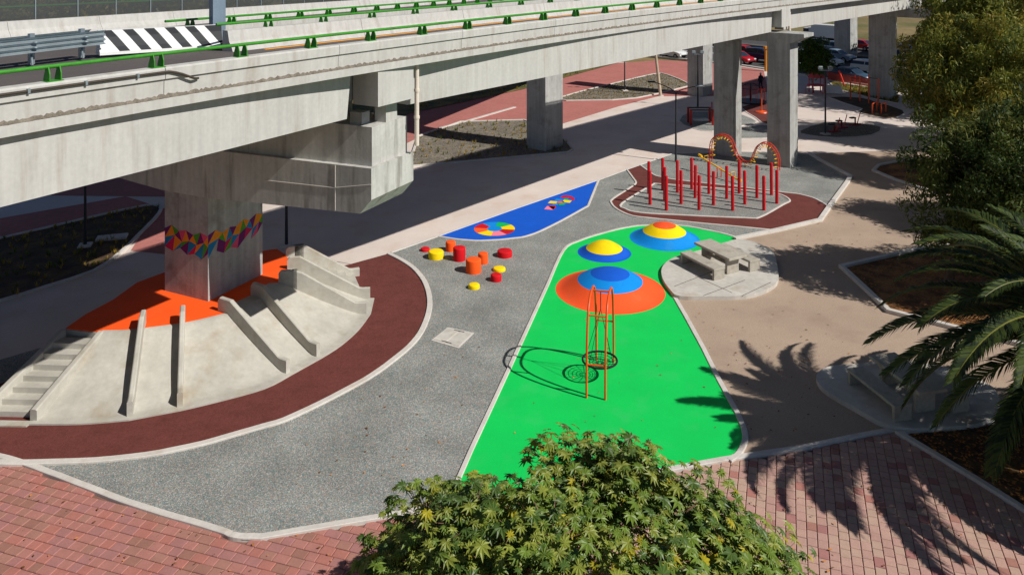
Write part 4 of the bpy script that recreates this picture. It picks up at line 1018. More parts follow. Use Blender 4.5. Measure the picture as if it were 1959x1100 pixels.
# leaning orange board and red netting along the verge
X, Y = G(1616,166); t = thing('leaning_post', 'short orange post leaning over the grass verge', 'post', (X,Y,0)); T3((X,Y,0),(X-.45,Y+.3,1.55),.09).build('post', RD_METAL, t, smooth=True)
nf = thing('net_fence', 'low red netting fence along the edge of the avenue', 'fence', (*G(1622,160), 0))
NP = GL([(1584,153.5),(1610,158),(1636,162.5),(1662,167)]); NET = bpy.data.materials.new('red_netting'); NET.use_nodes = True; b_ = NET.node_tree.nodes['Principled BSDF']; b_.inputs['Base Color'].default_value = (.42,.05,.03,1); b_.inputs['Alpha'].default_value = .75; b_.inputs['Roughness'].default_value = .8
vs = []
for x, y in NP: vs += [(x,y,.05),(x,y,.85)]
MB().add(vs, [(2*i,2*i+2,2*i+3,2*i+1) for i in range(3)]).build('netting', NET, nf)
for x, y in NP: T3((x,y,0),(x,y,.95),.035).build('post', RD_METAL, nf)

# ------------------------------------------------------------------ person under the overpass
def person(px, py, label):
    X, Y = G(px, py); t = thing('person', label, 'person', (X,Y,0))
    me = bpy.data.meshes.new('body'); J = [(0,0,.93),(0,.01,1.15),(0,.02,1.38),(0,.0,1.5),(0,-.02,1.62),(.19,.02,1.42),(.27,.05,1.15),(.25,-.06,.9),(-.19,.02,1.42),(-.27,.06,1.15),(-.26,-.02,.9),(.1,0,.88),(.13,-.05,.5),(.14,.08,.08),(.15,-.06,.04),(-.1,0,.88),(-.12,.06,.5),(-.14,.16,.08),(-.14,.03,.04)]
    E_ = [(0,1),(1,2),(2,3),(3,4),(2,5),(5,6),(6,7),(2,8),(8,9),(9,10),(0,11),(11,12),(12,13),(13,14),(0,15),(15,16),(16,17),(17,18)]
    rad = [.15,.14,.15,.06,.105,.075,.055,.04,.075,.055,.04,.1,.075,.05,.04,.1,.075,.05,.04]
    me.from_pydata(J, E_, []); o = bpy.data.objects.new('body', me); col.objects.link(o); o.parent = t
    sk = o.modifiers.new('skin', 'SKIN'); 
    for v, r_ in zip(me.skin_vertices[0].data, rad): v.radius = (r_, r_*.85)
    me.skin_vertices[0].data[0].use_root = True
    o.modifiers.new('sub', 'SUBSURF').levels = 2; o.modifiers['sub'].render_levels = 2
    me.materials.append(mat('navy_clothing', srgb(34,40,52), var=.1, scale=4))
    sk_ = mat('skin_tone', srgb(150,104,80), var=.05, scale=5)
    hd_ = MB().lathe([(0,1.5),(.05,1.5),(.085,1.56),(.098,1.64),(.095,1.7),(.06,1.745),(0,1.755)], 14).build('head', sk_, t, smooth=True)
    MB().lathe([(.104,1.665),(.1,1.72),(.065,1.765),(0,1.775)], 14).add([(-.07,-.09,1.668),(.07,-.09,1.668),(.05,-.2,1.655),(-.05,-.2,1.655)], [(0,1,2,3)]).build('cap', WHITE_PAINT, t, smooth=True)
    for ch in t.children[1:]:
        pass
    for sx in (-.25,.25):
        hb = MB().box((sx,-.06 if sx > 0 else -.02,.86), (.05,.08,.09), 0, ch=.015)
        for k in range(4): hb.tube([(sx-.018+.012*k,-.08,.83),(sx-.018+.012*k,-.085,.775-.008*(k in (1,2)))], .007, 5)
        hb.tube([(sx+(-.03 if sx > 0 else .03),-.08,.86),(sx+(-.04 if sx > 0 else .04),-.1,.81)], .008, 5)
        hb.build('hand', sk_, t)
    for ch in t.children: ch.location = (0,0,0)
    t.rotation_euler = (0,0,R(200))
ORG_SAVE = dict(ORG)
def local(fn, *a):
    fn(*a)
# (parts of the person are modelled round their own origin)
_th = thing
def thing(name, label, cat, loc, group=None):
    o = _th(name, label, cat, loc, group)
    if name in ('person', 'car'): ORG[o.name] = Vector((0,0,0))
    return o
person(1455,174,'person in dark clothes and a pale cap standing under the overpass')

# ------------------------------------------------------------------ cars on the avenue
TYRE = mat('tyre_rubber', srgb(30,30,32), var=.1, scale=4, rough=.9); RIM = mat('wheel_rim', srgb(150,152,156), var=.1, scale=4, rough=.4, metal=.6)
GLASS = mat('car_glass', srgb(40,52,62), var=.05, scale=2, rough=.08, spec=.8); LAMPM = mat('head_lamp', srgb(226,232,236), rough=.15, spec=.7); TAIL = mat('tail_lamp', srgb(170,16,16), rough=.25, spec=.6); PLATE = mat('number_plate', srgb(220,220,214)); TRIM = mat('black_trim', srgb(28,28,30), rough=.6)
def carpaint(nm, c): return mat('car_paint_'+nm, srgb(*c), var=.03, scale=1, fvar=0, rough=.28, spec=.6)
def car(px, py, hd_, paint, style, label, lane=None):
    X, Y = G(px, py); t = thing('car', label, 'car' if style != 'truck' else 'truck', (X,Y,.012), 'vehicles on the avenue'); t.rotation_euler = (0,0,math.atan2(hd_[1], hd_[0]))
    W = .88
    if style == 'sedan': body = [(-2.25,.34),(-2.28,.62),(-2.2,.86),(-1.55,.93),(1.0,.92),(1.85,.80),(2.2,.66),(2.25,.36)]; roof = [(-1.75,.93),(-1.05,1.38),(-.3,1.45),(.35,1.40),(1.15,.93)]
    elif style == 'suv': body = [(-2.15,.4),(-2.2,.75),(-2.12,1.02),(-1.5,1.05),(1.0,1.04),(1.8,.95),(2.12,.78),(2.15,.42)]; roof = [(-2.08,1.04),(-1.85,1.6),(-.6,1.70),(.4,1.64),(1.2,1.04)]
    else: body = [(-1.85,.34),(-1.9,.62),(-1.84,.9),(-1.2,.95),(.85,.93),(1.55,.80),(1.85,.64),(1.88,.36)]; roof = [(-1.82,.93),(-1.6,1.42),(-.5,1.50),(.3,1.44),(1.05,.93)]
    n = len(body); mb = MB(); vs = []
    for y, k in ((-W,.0),(-W+.07,.05),(W-.07,.05),(W,.0)):
        for x, z in body: vs.append((x*(1-.012*(k == 0)), y, z+(k if z > .7 else 0)*.6))
    fs = []
    for r_ in range(3):
        for i in range(n): fs.append((r_*n+i, r_*n+(i+1)%n, (r_+1)*n+(i+1)%n, (r_+1)*n+i))
    fs += [tuple(range(n))[::-1], tuple(range(3*n, 4*n))]
    mb.add(vs, fs)
    m = len(roof); vs = []
    for s in (-1, 1):
        for x, z in roof: vs.append((x, s*(W-.06-.2*(z-.93)/.55), z+.02))
    fs = [(i, i+1, m+i+1, m+i) for i in range(m-1)]+[tuple(range(m))[::-1], tuple(range(m, 2*m))]
    mb.add(vs, fs); b = mb.build('body', paint, t, smooth=True)
    def rq(i, s, k): x, z = roof[i]; return (x, s*(W-.06-.2*(z-.93)/.55)*k, z+.02)
    for a, bb, nm in ((0,1,'rear_window'),(m-1,m-2,'windscreen')):
        P_ = [Vector(rq(a,-1,.92)), Vector(rq(a,1,.92)), Vector(rq(bb,1,.9)), Vector(rq(bb,-1,.9))]; c = sum(P_, Vector())/4
        nrm = (P_[1]-P_[0]).cross(P_[2]-P_[1]).normalized(); nrm = nrm if nrm.x*(1 if a else -1) > 0 else -nrm
        MB().add([c+(p-c)*.9+nrm*.012 for p in P_], [(0,1,2,3)]).build(nm, GLASS, t)
    for s in (-1, 1):
        for xa, xb in ((roof[1][0]-.28, -.25), (-.17, roof[-1][0]-.34)):
            zt_ = 1.33 if style != 'suv' else 1.55; zb_ = .99 if style != 'suv' else 1.1
            P_ = [(xa,zb_),(xb,zb_),(xb-(.35 if xb > 0 else 0),zt_),(xa+(.2 if xa < -1 else 0),zt_)]
            MB().add([(x, s*(W-.06-.2*(z-.93)/.55+.012), z+.02) for x, z in P_], [(0,1,2,3)]).build('side_window', GLASS, t)
        for x in (body[0][0]+.85, body[-1][0]-.82):
            wl_ = MB().tube([(x, s*(W-.2), .32), (x, s*(W+.015), .32)], .32, 18).build('wheel', TYRE, t, smooth=True)
            MB().tube([(x, s*(W), .32), (x, s*(W+.025), .32)], .19, 12).build('rim', RIM, wl_, root=None)
        MB().box((body[-1][0]-.06, s*.62, .68), (.14,.36,.14), 0, ch=.02).build('headlight', LAMPM, t); MB().box((body[0][0]+.0, s*.64, .78), (.1,.32,.16), 0, ch=.02).build('tail_light', TAIL, t)
        MB().box((.62, s*(W+.07), 1.02), (.12,.16,.1), 0, ch=.02).build('mirror', paint, t)
    MB().box((body[-1][0]+.0, 0, .45), (.08,1.3,.14), 0, ch=.02).build('grille', TRIM, t); MB().box((body[0][0]-.03, 0, .6), (.02,.42,.12)).build('number_plate', PLATE, t)
    return t
RD = (.617,-.787); RB = (-.617,.787)
CAR_W, CAR_B, CAR_R, CAR_S, CAR_DB, CAR_K = carpaint('white',(226,228,226)), carpaint('slate_blue',(58,80,98)), carpaint('red',(176,22,30)), carpaint('silver_blue',(120,142,160)), carpaint('navy',(26,44,78)), carpaint('charcoal',(46,48,52))
car(1626,156,RD,CAR_B,'sedan','slate blue sedan nearest the grass verge by the big column')
car(1664,141,RD,CAR_W,'hatch','white hatchback half hidden by the big column')
car(1284,110,RD,CAR_W,'sedan','white sedan under the overpass girder beyond the pink plaza')
car(1424,113,RD,CAR_R,'suv','red car with raised cabin beside the navy one')
car(1414,122,RD,CAR_R,'hatch','red hatchback at the kerb next to the front column')
car(1458,119,RD,CAR_DB,'suv','navy blue car seen between the two front columns')
car(1543,123,RD,CAR_S,'suv','silver blue car right of the front column')
car(1580,127,RD,CAR_W,'hatch','small white car behind the little tree')
car(1590,103,RB,CAR_S,'suv','silver car on the far carriageway left of the graffiti column')
car(1642,96,RB,CAR_R,'sedan','red car on the far carriageway right of the graffiti column')
car(1716,108,RB,CAR_W,'suv','white car beyond the big column at the edge of the tree')
car(1735,118,RD,CAR_K,'sedan','dark car glimpsed through the tree crown')
car(1505,128,RD,CAR_K,'sedan','charcoal car mostly hidden by the right front column')
car(1600,117,RD,CAR_S,'sedan','silver car in the outer lane left of the graffiti column')
car(1556,97,RB,CAR_K,'suv','charcoal car on the far carriageway above the little tree')
car(1690,101,RB,CAR_DB,'hatch','navy hatchback on the far carriageway behind the big column')
# white flat truck far behind
X, Y = G(1575,79); t = thing('truck', 'white box truck far behind on the avenue', 'truck', (X,Y,.01)); ORG[t.name] = Vector((0,0,0)); t.rotation_euler = (0,0,math.atan2(.787,-.617)-.0)
MB().box((-.6,0,1.6), (4.2,2.0,2.0), 0, ch=.05).build('cargo_box', CAR_W, t); MB().box((2.2,0,1.2), (1.3,1.9,1.6), 0, ch=.12).build('cab', CAR_W, t); MB().box((2.4,0,1.6), (.95,1.92,.5), 0, ch=.02).build('windscreen', GLASS, t); MB().box((.4,0,.5), (5.4,1.2,.2)).build('chassis', TRIM, t)
for x in (-1.8,2.1):
    for s in (-1,1): MB().tube([(x,s*.7,.45),(x,s*.98,.45)], .45, 16).build('wheel', TYRE, t, smooth=True)

# far building glimpsed beyond the fence and yellow awning stall
bl_ = thing('low_building', 'pale low building far beyond the mesh fence', 'building', (-62,150,0))
MB().box((-62,150,3.2), (22,8,6.4), .2).build('wall', mat('pale_render', srgb(214,206,194), var=.1, scale=.3), bl_); MB().box((-62,150,6.6), (23,9,.4), .2).build('roof', CONC_PIER, bl_)
for k in range(6): MB().box((-71+k*3.6,146-.0+k*.72,3.4), (1.8,.3,1.8), .2).build('window', GLASS, bl_)
X, Y = G(1585,66); st = thing('market_stall', 'stall with an ochre yellow awning far behind the avenue', 'stall', (X,Y,0))
AW = mat('ochre_awning', srgb(206,150,40), var=.12, scale=1)
for dx in (-3,0,3):
    for dy in (-1.5,1.5): MB().tube([(X+dx,Y+dy,0),(X+dx,Y+dy,3.0)], .06, 6).build('pole', GALV, st)
MB().add([(X-3.4,Y-2,2.7),(X+3.4,Y-2,2.7),(X+3.4,Y,3.9),(X-3.4,Y,3.9),(X+3.4,Y+2,2.7),(X-3.4,Y+2,2.7)], [(0,1,2,3),(3,2,4,5)]).build('awning', AW, st)
MB().box((X,Y,.5), (6,1.4,1.0)).build('counter', mat('stall_wood', srgb(130,92,60)), st)
# ------------------------------------------------------------------ trees
def leafmat(nm, c, tr=.35): return mat(nm, srgb(*c), var=.18, scale=1.6, fine=6, fvar=.15, rough=.6, spec=.3, trans=tr)
OLIVE = [leafmat('olive_leaf', (130,132,52)), leafmat('dark_leaf', (82,96,42)), leafmat('ochre_leaf', (160,146,60))]
DARKL = [leafmat('deep_leaf', (60,76,34)), leafmat('mid_leaf', (86,100,42)), leafmat('dull_leaf', (108,108,48))]
BARK = mat('grey_brown_bark', srgb(96,80,66), var=.25, scale=3, fine=18, fvar=.3, bump=.8, bscale=18, streak=.25)
def leaf_quads(rng, centres, rc, per, L_, W_, droop, mixw):
    """small leaves in drooping clumps -> verts, faces, material index"""
    C = np.asarray(centres); n = len(C); cid = np.repeat(np.arange(n), per)
    off = rng.normal(size=(n*per, 3))*np.array([1,1,.95]); off /= np.maximum(1, np.linalg.norm(off, axis=1, keepdims=True)/1.7)
    P = C[cid]+off*np.asarray(rc)[cid][:,None]*.62
    d = rng.normal(size=(len(P), 3)); d[:,2] -= droop; d /= np.linalg.norm(d, axis=1, keepdims=True)
    e = rng.normal(size=(len(P), 3)); e = np.cross(d, e); e /= np.linalg.norm(e, axis=1, keepdims=True)
    s = rng.uniform(.65, 1.35, (len(P),1)); a = d*L_/2*s; b = e*W_/2*s
    V = np.stack([P-a, P+b-a*.1, P+a, P-b-a*.1], 1).reshape(-1, 3)
    mi = np.clip(rng.choice(3, n, p=mixw)[cid]+rng.choice([0,0,0,1,-1], len(P)), 0, 2)
    return V, mi
def mesh_np(name, V, mi, mats, parent, o0, kind=None):
    nq = len(V)//4; me = bpy.data.meshes.new(name); me.vertices.add(len(V)); me.loops.add(len(V)); me.polygons.add(nq)
    me.vertices.foreach_set('co', (V-np.array(o0)).astype(np.float32).ravel()); me.loops.foreach_set('vertex_index', np.arange(len(V), dtype=np.int32))
    me.polygons.foreach_set('loop_start', np.arange(0, len(V), 4, dtype=np.int32))
    for m in mats: me.materials.append(m)
    me.polygons.foreach_set('material_index', mi.astype(np.int32)); me.update(calc_edges=True); me.validate()
    o = bpy.data.objects.new(name, me); col.objects.link(o); o.parent = parent
    if kind: o['kind'] = kind
    return o
def tree(label, base, cc, rad, ncl, per, mats, seed, L_=.2, W_=.06, rc=.75, droop=.8, mixw=(.5,.35,.15), trunk=.22, lean=0, hollow=.35, name='tree', group='trees beside the path', shape=None):
    rng = np.random.default_rng(seed); t = thing(name, label, 'tree', (base[0], base[1], 0), group)
    cen = []
    while len(cen) < ncl:
        p = rng.uniform(-1, 1, 3); q = np.linalg.norm(p)
        if q > 1 or q < hollow*rng.random(): continue
        lump = 1+.16*math.sin(3*math.atan2(p[1], p[0])+seed)+.12*math.sin(5*p[2]+seed*2)
        c = np.array(cc)+p*np.array(rad)*lump
        if shape and not shape(c): continue
        if c[2] < .7: continue
        cen.append(c)
    V, mi = leaf_quads(rng, cen, rng.uniform(.6, 1.35, ncl)*rc, per, L_, W_, droop, mixw)
    mesh_np('crown', V, mi, mats, t, (base[0], base[1], 0))
    r2 = random.Random(seed); top = Vector(cc)+Vector((0,0,rad[2]*.5)); b = Vector((base[0], base[1], -.1))
    m1 = b.lerp(top, .33)+Vector((r2.uniform(-.3,.3), r2.uniform(-.3,.3), 0)); m2 = b.lerp(top, .66)+Vector((r2.uniform(-.5,.5), r2.uniform(-.5,.5), 0))
    path = cr3([b, m1, m2, top], 5); nP = len(path)
    MB().tube(path, [trunk*(1.15-.95*i/(nP-1)) for i in range(nP)], 10).build('trunk', BARK, t, smooth=True)
    for k in range(15):
        tgt = Vector(cen[r2.randrange(len(cen))]); s = path[int(nP*(.25+.6*k/15))]; mid = s.lerp(tgt, .5)+Vector((0,0,.5))
        lp = cr3([s, mid, tgt], 4); MB().tube(lp, [trunk*.38*(1-.8*i/(len(lp)-1)) for i in range(len(lp))], 6).build('limb', BARK, t, smooth=True)
    return t
tree('big olive leaved tree with yellowish crown rising at the right beyond the path', (32.6,54.5), (32.6,54.8,6.6), (4.7,4.5,5.6), 330, 240, OLIVE, 11, L_=.36, W_=.075, mixw=(.55,.2,.25), rc=.72, droop=1.1, trunk=.3)
tree('olive tree with pale bare limbs in the middle of the right hand grove', (27.6,46.4), (27.9,46.4,5.2), (4.0,3.7,4.6), 320, 220, OLIVE, 13, L_=.32, W_=.065, rc=.62, mixw=(.55,.3,.15), droop=1.0)
tree('dark low tree with its trunk in the leaf littered bed', (17.2,31.5), (18.3,30.5,4.2), (2.6,2.8,2.7), 210, 200, DARKL, 12, L_=.22, W_=.055, rc=.5, mixw=(.5,.4,.1), trunk=.17)
tree('dense dark tree at the right edge behind the palm', (22.4,29.6), (22.2,29.8,4.2), (3.4,3.2,3.6), 280, 190, DARKL, 18, L_=.24, W_=.06, rc=.66, mixw=(.5,.4,.1))
tree('dark leafy tree filling the gap behind the low tree', (24.6,37.2), (25.2,37.4,3.4), (3.2,3.0,3.2), 230, 190, OLIVE, 19, L_=.28, W_=.06, rc=.6, mixw=(.4,.4,.2))
tree('dark tall tree rising behind the olive trees at the top right', (44,66), (44,66,9.0), (7,5.5,7), 420, 85, DARKL, 14, L_=.5, W_=.17, rc=1.4)
tree('far olive tree beside the avenue at the right', (50,84), (50,84,6.5), (5.5,5,5.5), 300, 70, OLIVE, 16, L_=.5, W_=.18, rc=1.3)
tree('small bushy green tree between the front column and the lamp', G(1556,178), (G(1556,178)[0], G(1556,178)[1], 3.4), (1.5,1.4,1.9), 90, 80, [leafmat('fresh_leaf',(74,104,36)), leafmat('fresh_dark',(50,78,30)), leafmat('fresh_light',(112,124,44))], 17, L_=.28, W_=.1, rc=.5, trunk=.09, name='tree', group='small trees')
for i, (x, y, h_, lb) in enumerate(((-52,78,10,'olive tree at the far left beyond the fence'), (-41,80,10.5,'ochre olive tree beyond the fence next to the dark trunk'), (-32,84,10.5,'olive tree beyond the fence above the guardrail'), (-62,92,11,'distant olive tree at the top left corner'), (-22,96,9.5,'distant olive tree beyond the fence left of the mast'))):
    tree(lb, (x,y), (x,y,h_-2.2), (5.2,4.6,4.2), 220, 70, OLIVE, 30+i, L_=.45, W_=.17, rc=1.3, mixw=(.5,.2,.3), group='trees beyond the fence')

# ------------------------------------------------------------------ palm
FRM = [leafmat('palm_leaflet', (70,84,34), .15), leafmat('palm_leaflet_dark', (40,54,26), .15)]; RACH = mat('palm_rachis', srgb(112,112,50), var=.15, scale=3, rough=.5)
def frond_mesh(L_, e0, bend, seed):
    r = random.Random(seed); N = 26; pts = []; p = Vector((.25,0,0)); tang = []
    for i in range(N+1):
        s = i/N; a = e0-bend*(s**1.25); t = Vector((math.cos(a), 0, math.sin(a))); pts.append(p.copy()); tang.append(t); p += t*L_/N
    mb = MB(); mb.tube(pts, [.035*(1-.85*i/N)+.004 for i in range(N+1)], 6, mi=2)
    M_ = 84
    for k in range(M_):
        s = .13+.87*(k+.5)/M_; i = min(N-1, int(s*N)); u = s*N-i; c = pts[i].lerp(pts[i+1], u); t = tang[i].lerp(tang[i+1], u).normalized(); nrm = Vector((-t.z, 0, t.x))
        ll = .62*(math.sin(math.pi*(.12+.80*s))**.7)*r.uniform(.88,1.08)
        for sd_ in (-1, 1):
            fwd = .55+.5*s; d = (t*fwd+Vector((0,sd_,0))*(1.0-.35*s)+nrm*(.28+r.uniform(-.12,.12))).normalized()
            wv = t.cross(d).cross(d).normalized()*.021
            wv = (t-d*t.dot(d)).normalized()*.025
            m1 = c+d*ll*.55; tip = c+d*ll+Vector((0,0,-ll*.22)); mi = 0 if r.random() < .6 else 1
            mb.add([c-wv*.6, c+wv*.6, m1+wv, m1-wv, tip], [(0,1,2,3),(3,2,4)], mi)
    me = bpy.data.meshes.new('frond'); me.from_pydata(mb.v, [], mb.f)
    for m in (*FRM, RACH): me.materials.append(m)
    me.polygons.foreach_set('material_index', mb.m); me.update(); return me
PX, PY, PZ = 14.35, 19.8, 3.75
pm = thing('palm_tree', 'feathery date palm whose fronds reach in from the right edge', 'palm', (PX,PY,0))
VARS = {}
def fvar(cls, k):
    e0, bend, L_ = ((R(82),R(66),3.4),(R(62),R(84),4.6),(R(38),R(82),5.0),(R(14),R(62),5.0),(R(-10),R(52),4.5))[cls]
    if (cls,k) not in VARS: VARS[(cls,k)] = frond_mesh(L_, e0+R(k*5-5), bend+R(k*7-7), cls*10+k)
    return VARS[(cls,k)]
rp = random.Random(21)
for i in range(84):
    cls = min(4, int((i/84)**.9*5)); az = R(i*137.5+rp.uniform(-9,9))
    o = bpy.data.objects.new('frond', fvar(cls, i % 3)); col.objects.link(o); o.parent = pm; o.location = (0,0,PZ-.05*cls); o.rotation_euler = (rp.uniform(-.15,.15), rp.uniform(-.08,.08), az); s = rp.uniform(.9,1.1); o.scale = (s,s,s)
tp = MB(); prof = [(.0,-.1),(.42,-.1)]
for k in range(24): prof += [(.36+.03*(k % 2)+.06*(k > 19), .15*k+.05)]
prof += [(.3,3.75),(0,3.9)]
tp.lathe(prof, 14, PX, PY).build('trunk', BARK, pm)

# ------------------------------------------------------------------ castor tree in front
CAS = [mat('castor_leaf', srgb(112,134,50), var=.25, scale=1.3, fine=5, fvar=.15, rough=.45, spec=.4, trans=.25), mat('castor_leaf_olive', srgb(140,148,60), var=.22, scale=1.3, fine=5, fvar=.15, rough=.45, spec=.4, trans=.25), mat('castor_leaf_dark', srgb(78,102,42), var=.22, scale=1.3, fine=5, fvar=.15, rough=.45, spec=.4, trans=.2), mat('castor_leaf_yellow', srgb(172,160,40), var=.2, scale=1.3, fine=5, fvar=.15, rough=.5, trans=.25)]
STEM = mat('castor_stem', srgb(128,96,78), var=.2, scale=4, rough=.6)
def castor(seed):
    r = random.Random(seed); vs = [(0,0,.0)]; fs = []; n = 9; tot = R(318); a0 = -tot/2
    for k in range(n):
        a = a0+tot*(k+.5)/n; c = math.cos(a*.5); ln = .5*(.55+.48*c)*r.uniform(.9,1.1); ws = ln*.155
        tip = (ln*math.cos(a), ln*math.sin(a), -.16*ln*(1+.6*r.random())); ml = .46*ln
        lft = (ml*math.cos(a)-ws*math.sin(a), ml*math.sin(a)+ws*math.cos(a), .025); rgt = (ml*math.cos(a)+ws*math.sin(a), ml*math.sin(a)-ws*math.cos(a), .025)
        rib = (ml*math.cos(a), ml*math.sin(a), -.02); b = len(vs); vs += [lft, rib, rgt, tip]
        fs += [(0,b+1,b), (0,b+2,b+1), (b,b+1,b+3), (b+1,b+2,b+3)]
    return vs, fs
CV = [castor(s) for s in range(6)]
ct = thing('castor_tree', 'broad castor oil tree with star shaped leaves in the foreground', 'tree', (1.1,13.2,0))
rc_ = random.Random(4); lobes = []
TC, TR = Vector((1.15,13.3,1.8)), Vector((3.5,2.8,2.1))
for i in range(58):
    u = rc_.uniform(-.25,1); ph = i*2.399963; s = math.sqrt(1-u*u); d = Vector((s*math.cos(ph), s*math.sin(ph), u))
    k = rc_.uniform(.84,1.06); lobes.append(TC+Vector((d.x*TR.x*k, d.y*TR.y*k, d.z*TR.z*k)))
leaves = []
for i in range(10000):
    lc = rc_.choice(lobes); v = Vector((rc_.gauss(0,1), rc_.gauss(0,1), rc_.gauss(0,1)))
    if v.length > 2: v *= 2/v.length
    p = lc+Vector((v.x*.40, v.y*.40, v.z*.28))
    q = Vector(((p.x-TC.x)/TR.x, (p.y-TC.y)/TR.y, (p.z-TC.z)/TR.z))
    if p.z < .6: continue
    nrm = (q.normalized()*.55+Vector((.22,-.18,.8))+Vector((rc_.gauss(0,.3), rc_.gauss(0,.3), rc_.gauss(0,.2)))).normalized()
    leaves.append((p, nrm, rc_.random()*6.283, rc_.choice((rc_.uniform(.18,.3), rc_.uniform(.26,.42))), q.length, rc_.randrange(6), rc_.choices(range(4), (6,5,3,.6))[0]))
def score(l):
    p = l[0]; px, py = rowcol(*p)
    return (0 if (640 < px < 1560 and py < 1098 and l[4] > .92) else 1, -l[3]/p.y)
leaves.sort(key=score)
rest = MB(); LM = {}
fo = bpy.data.objects.new('crown', None)
for i, (p, nrm, rot, sz, _, v, mi) in enumerate(leaves):
    M3 = nrm.to_track_quat('Z', 'Y').to_matrix() @ Matrix.Rotation(rot, 3, 'Z')
    vs, fs = CV[v]
    if i < 300:
        if (v,mi) not in LM:
            me = bpy.data.meshes.new('leaf'); me.from_pydata(vs, [], fs); me.materials.append(CAS[mi]); LM[(v,mi)] = me
        o = bpy.data.objects.new('leaf', LM[(v,mi)]); col.objects.link(o); o.parent = ct; o.location = p-org(ct); o.rotation_euler = M3.to_euler(); o.scale = (sz,sz,sz)
    else: rest.add([p+M3@(Vector(q)*sz) for q in vs], fs, mi)
bpy.data.objects.remove(fo)
rest.build('crown', CAS, ct, kind='stuff')
b0_ = Vector((1.1,13.2,0))
for k in range(5):
    a = k*1.26; r_ = random.Random(k); top = TC+Vector((math.cos(a)*TR.x*.5, math.sin(a)*TR.y*.5, TR.z*.35)); pth = cr3([b0_+Vector((math.cos(a)*.15, math.sin(a)*.15, -.1)), b0_.lerp(top,.5)+Vector((0,0,.3)), top], 5)
    MB().tube(pth, [.1*(1-.6*i/(len(pth)-1)) for i in range(len(pth))], 8).build('trunk', BARK, ct, smooth=True)
stm = MB()
for lc in lobes:
    st_ = TC+(lc-TC)*.35; stm.tube(cr3([st_, st_.lerp(lc,.5)+Vector((0,0,.15)), lc], 3), [.035,.03,.025,.02,.018,.015,.012], 5)
stm.build('branches', STEM, ct, smooth=True)
pet = MB()
for (p, nrm, rot, sz, *_r) in leaves[:900]:
    lc = min(lobes, key=lambda l: (l-p).length_squared); pet.tube([p, p.lerp(lc,.6)+Vector((0,0,-.05))], .006, 3, caps=False)
pet.build('leaf_stalks', STEM, ct, kind='stuff')

# ------------------------------------------------------------------ low planting: tufts, litter
def in_poly_pts(P, n, rng):
    xs = [p[0] for p in P]; ys = [p[1] for p in P]; out = []
    while len(out) < n:
        q = (rng.uniform(min(xs), max(xs)), rng.uniform(min(ys), max(ys)))
        if inside(q, P): out.append(q)
    return out
TUFT = [mat('straw_grass', srgb(176,148,62), var=.2, scale=3, trans=.3), mat('green_grass', srgb(104,112,44), var=.2, scale=3, trans=.3)]
def tufts(P, n, h_, label, seed, name='grass_tufts'):
    rng = random.Random(seed); mb = MB()
    for x, y in in_poly_pts(P, n, rng):
        hh = h_*rng.uniform(.5,1.3); mi = rng.random() < .45
        for k in range(9):
            a = rng.random()*6.283; l = hh*rng.uniform(.6,1.1); sp_ = hh*rng.uniform(.1,.6); c, s = math.cos(a), math.sin(a); w_ = .018+.02*hh
            mb.add([(x-s*w_,y+c*w_,.03),(x+s*w_,y-c*w_,.03),(x+c*sp_,y+s*sp_,l)], [(0,1,2)], int(mi))
    o = mb.build(name, TUFT); return tag(o, label, 'grass', kind='stuff')
tufts(BED1, 260, .30, 'yellow green grass tufts in the gravel bed round the far column', 1)
tufts(BED2, 900, .16, 'short green ground cover in the far plaza bed', 2)
tufts(BED3, 260, .28, 'sparse small plants in the shaded bed left of the pier', 3)
tufts(GL([(1586,158),(1662,169),(1720,184),(1720,198),(1670,189),(1600,172)]), 500, .3, 'rough grass on the verge beside the avenue', 4)
tufts([(-30,92)]+GL([(792,215),(926,187),(1000,171),(1190,118)])+[(5,110),(-30,106)], 900, .45, 'green planting strip behind the far plaza', 5)
lit = MB(); rl = random.Random(9); LIT = [mat('dry_leaf_orange', srgb(186,122,60), var=.2, scale=4), mat('dry_leaf_brown', srgb(112,74,44), var=.2, scale=4)]
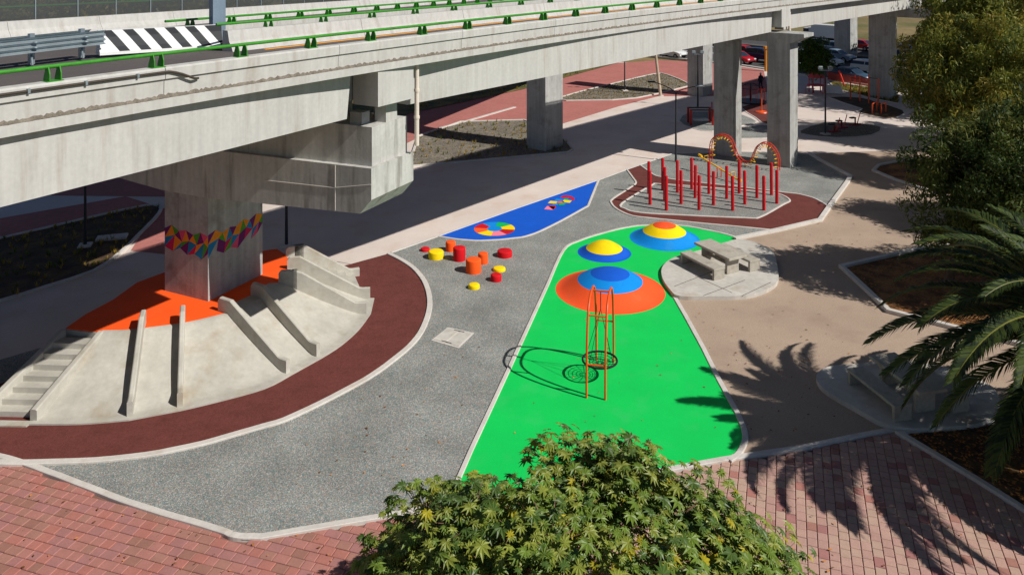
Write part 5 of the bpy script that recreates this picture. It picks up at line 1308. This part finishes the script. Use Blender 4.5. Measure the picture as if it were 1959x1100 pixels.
for P in (GL([(1612,514),(1763,480),(1900,470),(2060,520),(2060,690),(1700,596),(1663,560)]), GL([(1722,833),(1865,919),(1959,978),(2060,960),(2060,800)])):
    for x, y in in_poly_pts(P, 1500, rl):
        a = rl.random()*6.283; s = rl.uniform(.03,.07); z = .035+rl.random()*.03; c, d = math.cos(a)*s, math.sin(a)*s
        lit.add([(x-c,y-d,z),(x+d*.5,y-c*.5,z+rl.uniform(-.01,.02)),(x+c,y+d,z+.01),(x-d*.5,y+c*.5,z)], [(0,1,2,3)], int(rl.random() < .5))
tag(lit.build('leaf_litter', LIT), 'dry fallen leaves on the beds below tree and palm', 'litter', kind='stuff')
# stone blocks by the shaded lamp
for px, py, s, lb in ((196,470,.5,'flat pale slab lying in the sunlit sliver of the shaded bed'),):
    X, Y = G(px+18, py-12); o = MB().box((0,0,.06), (1.3,.6,.12), 0, ch=.02).build('stone_slab', CONC_KERB); o.location = (X,Y,.03); o.rotation_euler = (0,0,.3); tag(o, lb, 'slab')
# a few blown leaves on the open ground
bl2 = MB(); rl = random.Random(19)
for P, n in ((GL([(1310,590),(1420,790),(1440,850),(1690,820),(1700,620),(1490,570)]), 110), (GL([(1500,460),(1600,400),(1740,500),(1600,520)]), 70), (GL([(1400,890),(1700,840),(1900,1000),(1800,1100),(1450,1100)]), 90), (GL([(920,860),(1060,560),(1280,600),(1400,830),(1270,890)]), 26), (GL([(500,900),(780,700),(940,560),(900,800),(690,980)]), 60), (GL([(60,910),(430,1040),(680,1010),(640,1100),(0,1100)]), 50)):
    for x, y in in_poly_pts(P, n, rl):
        a = rl.random()*6.283; s = rl.uniform(.02,.055); z = .026; c, d = math.cos(a)*s, math.sin(a)*s
        bl2.add([(x-c,y-d,z),(x+d*.45,y-c*.45,z+.012),(x+c,y+d,z+.004),(x-d*.45,y+c*.45,z)], [(0,1,2,3)], int(rl.random() < .6))
tag(bl2.build('fallen_leaves', LIT), 'scattered dry leaves blown over paths and play fields', 'litter', kind='stuff')
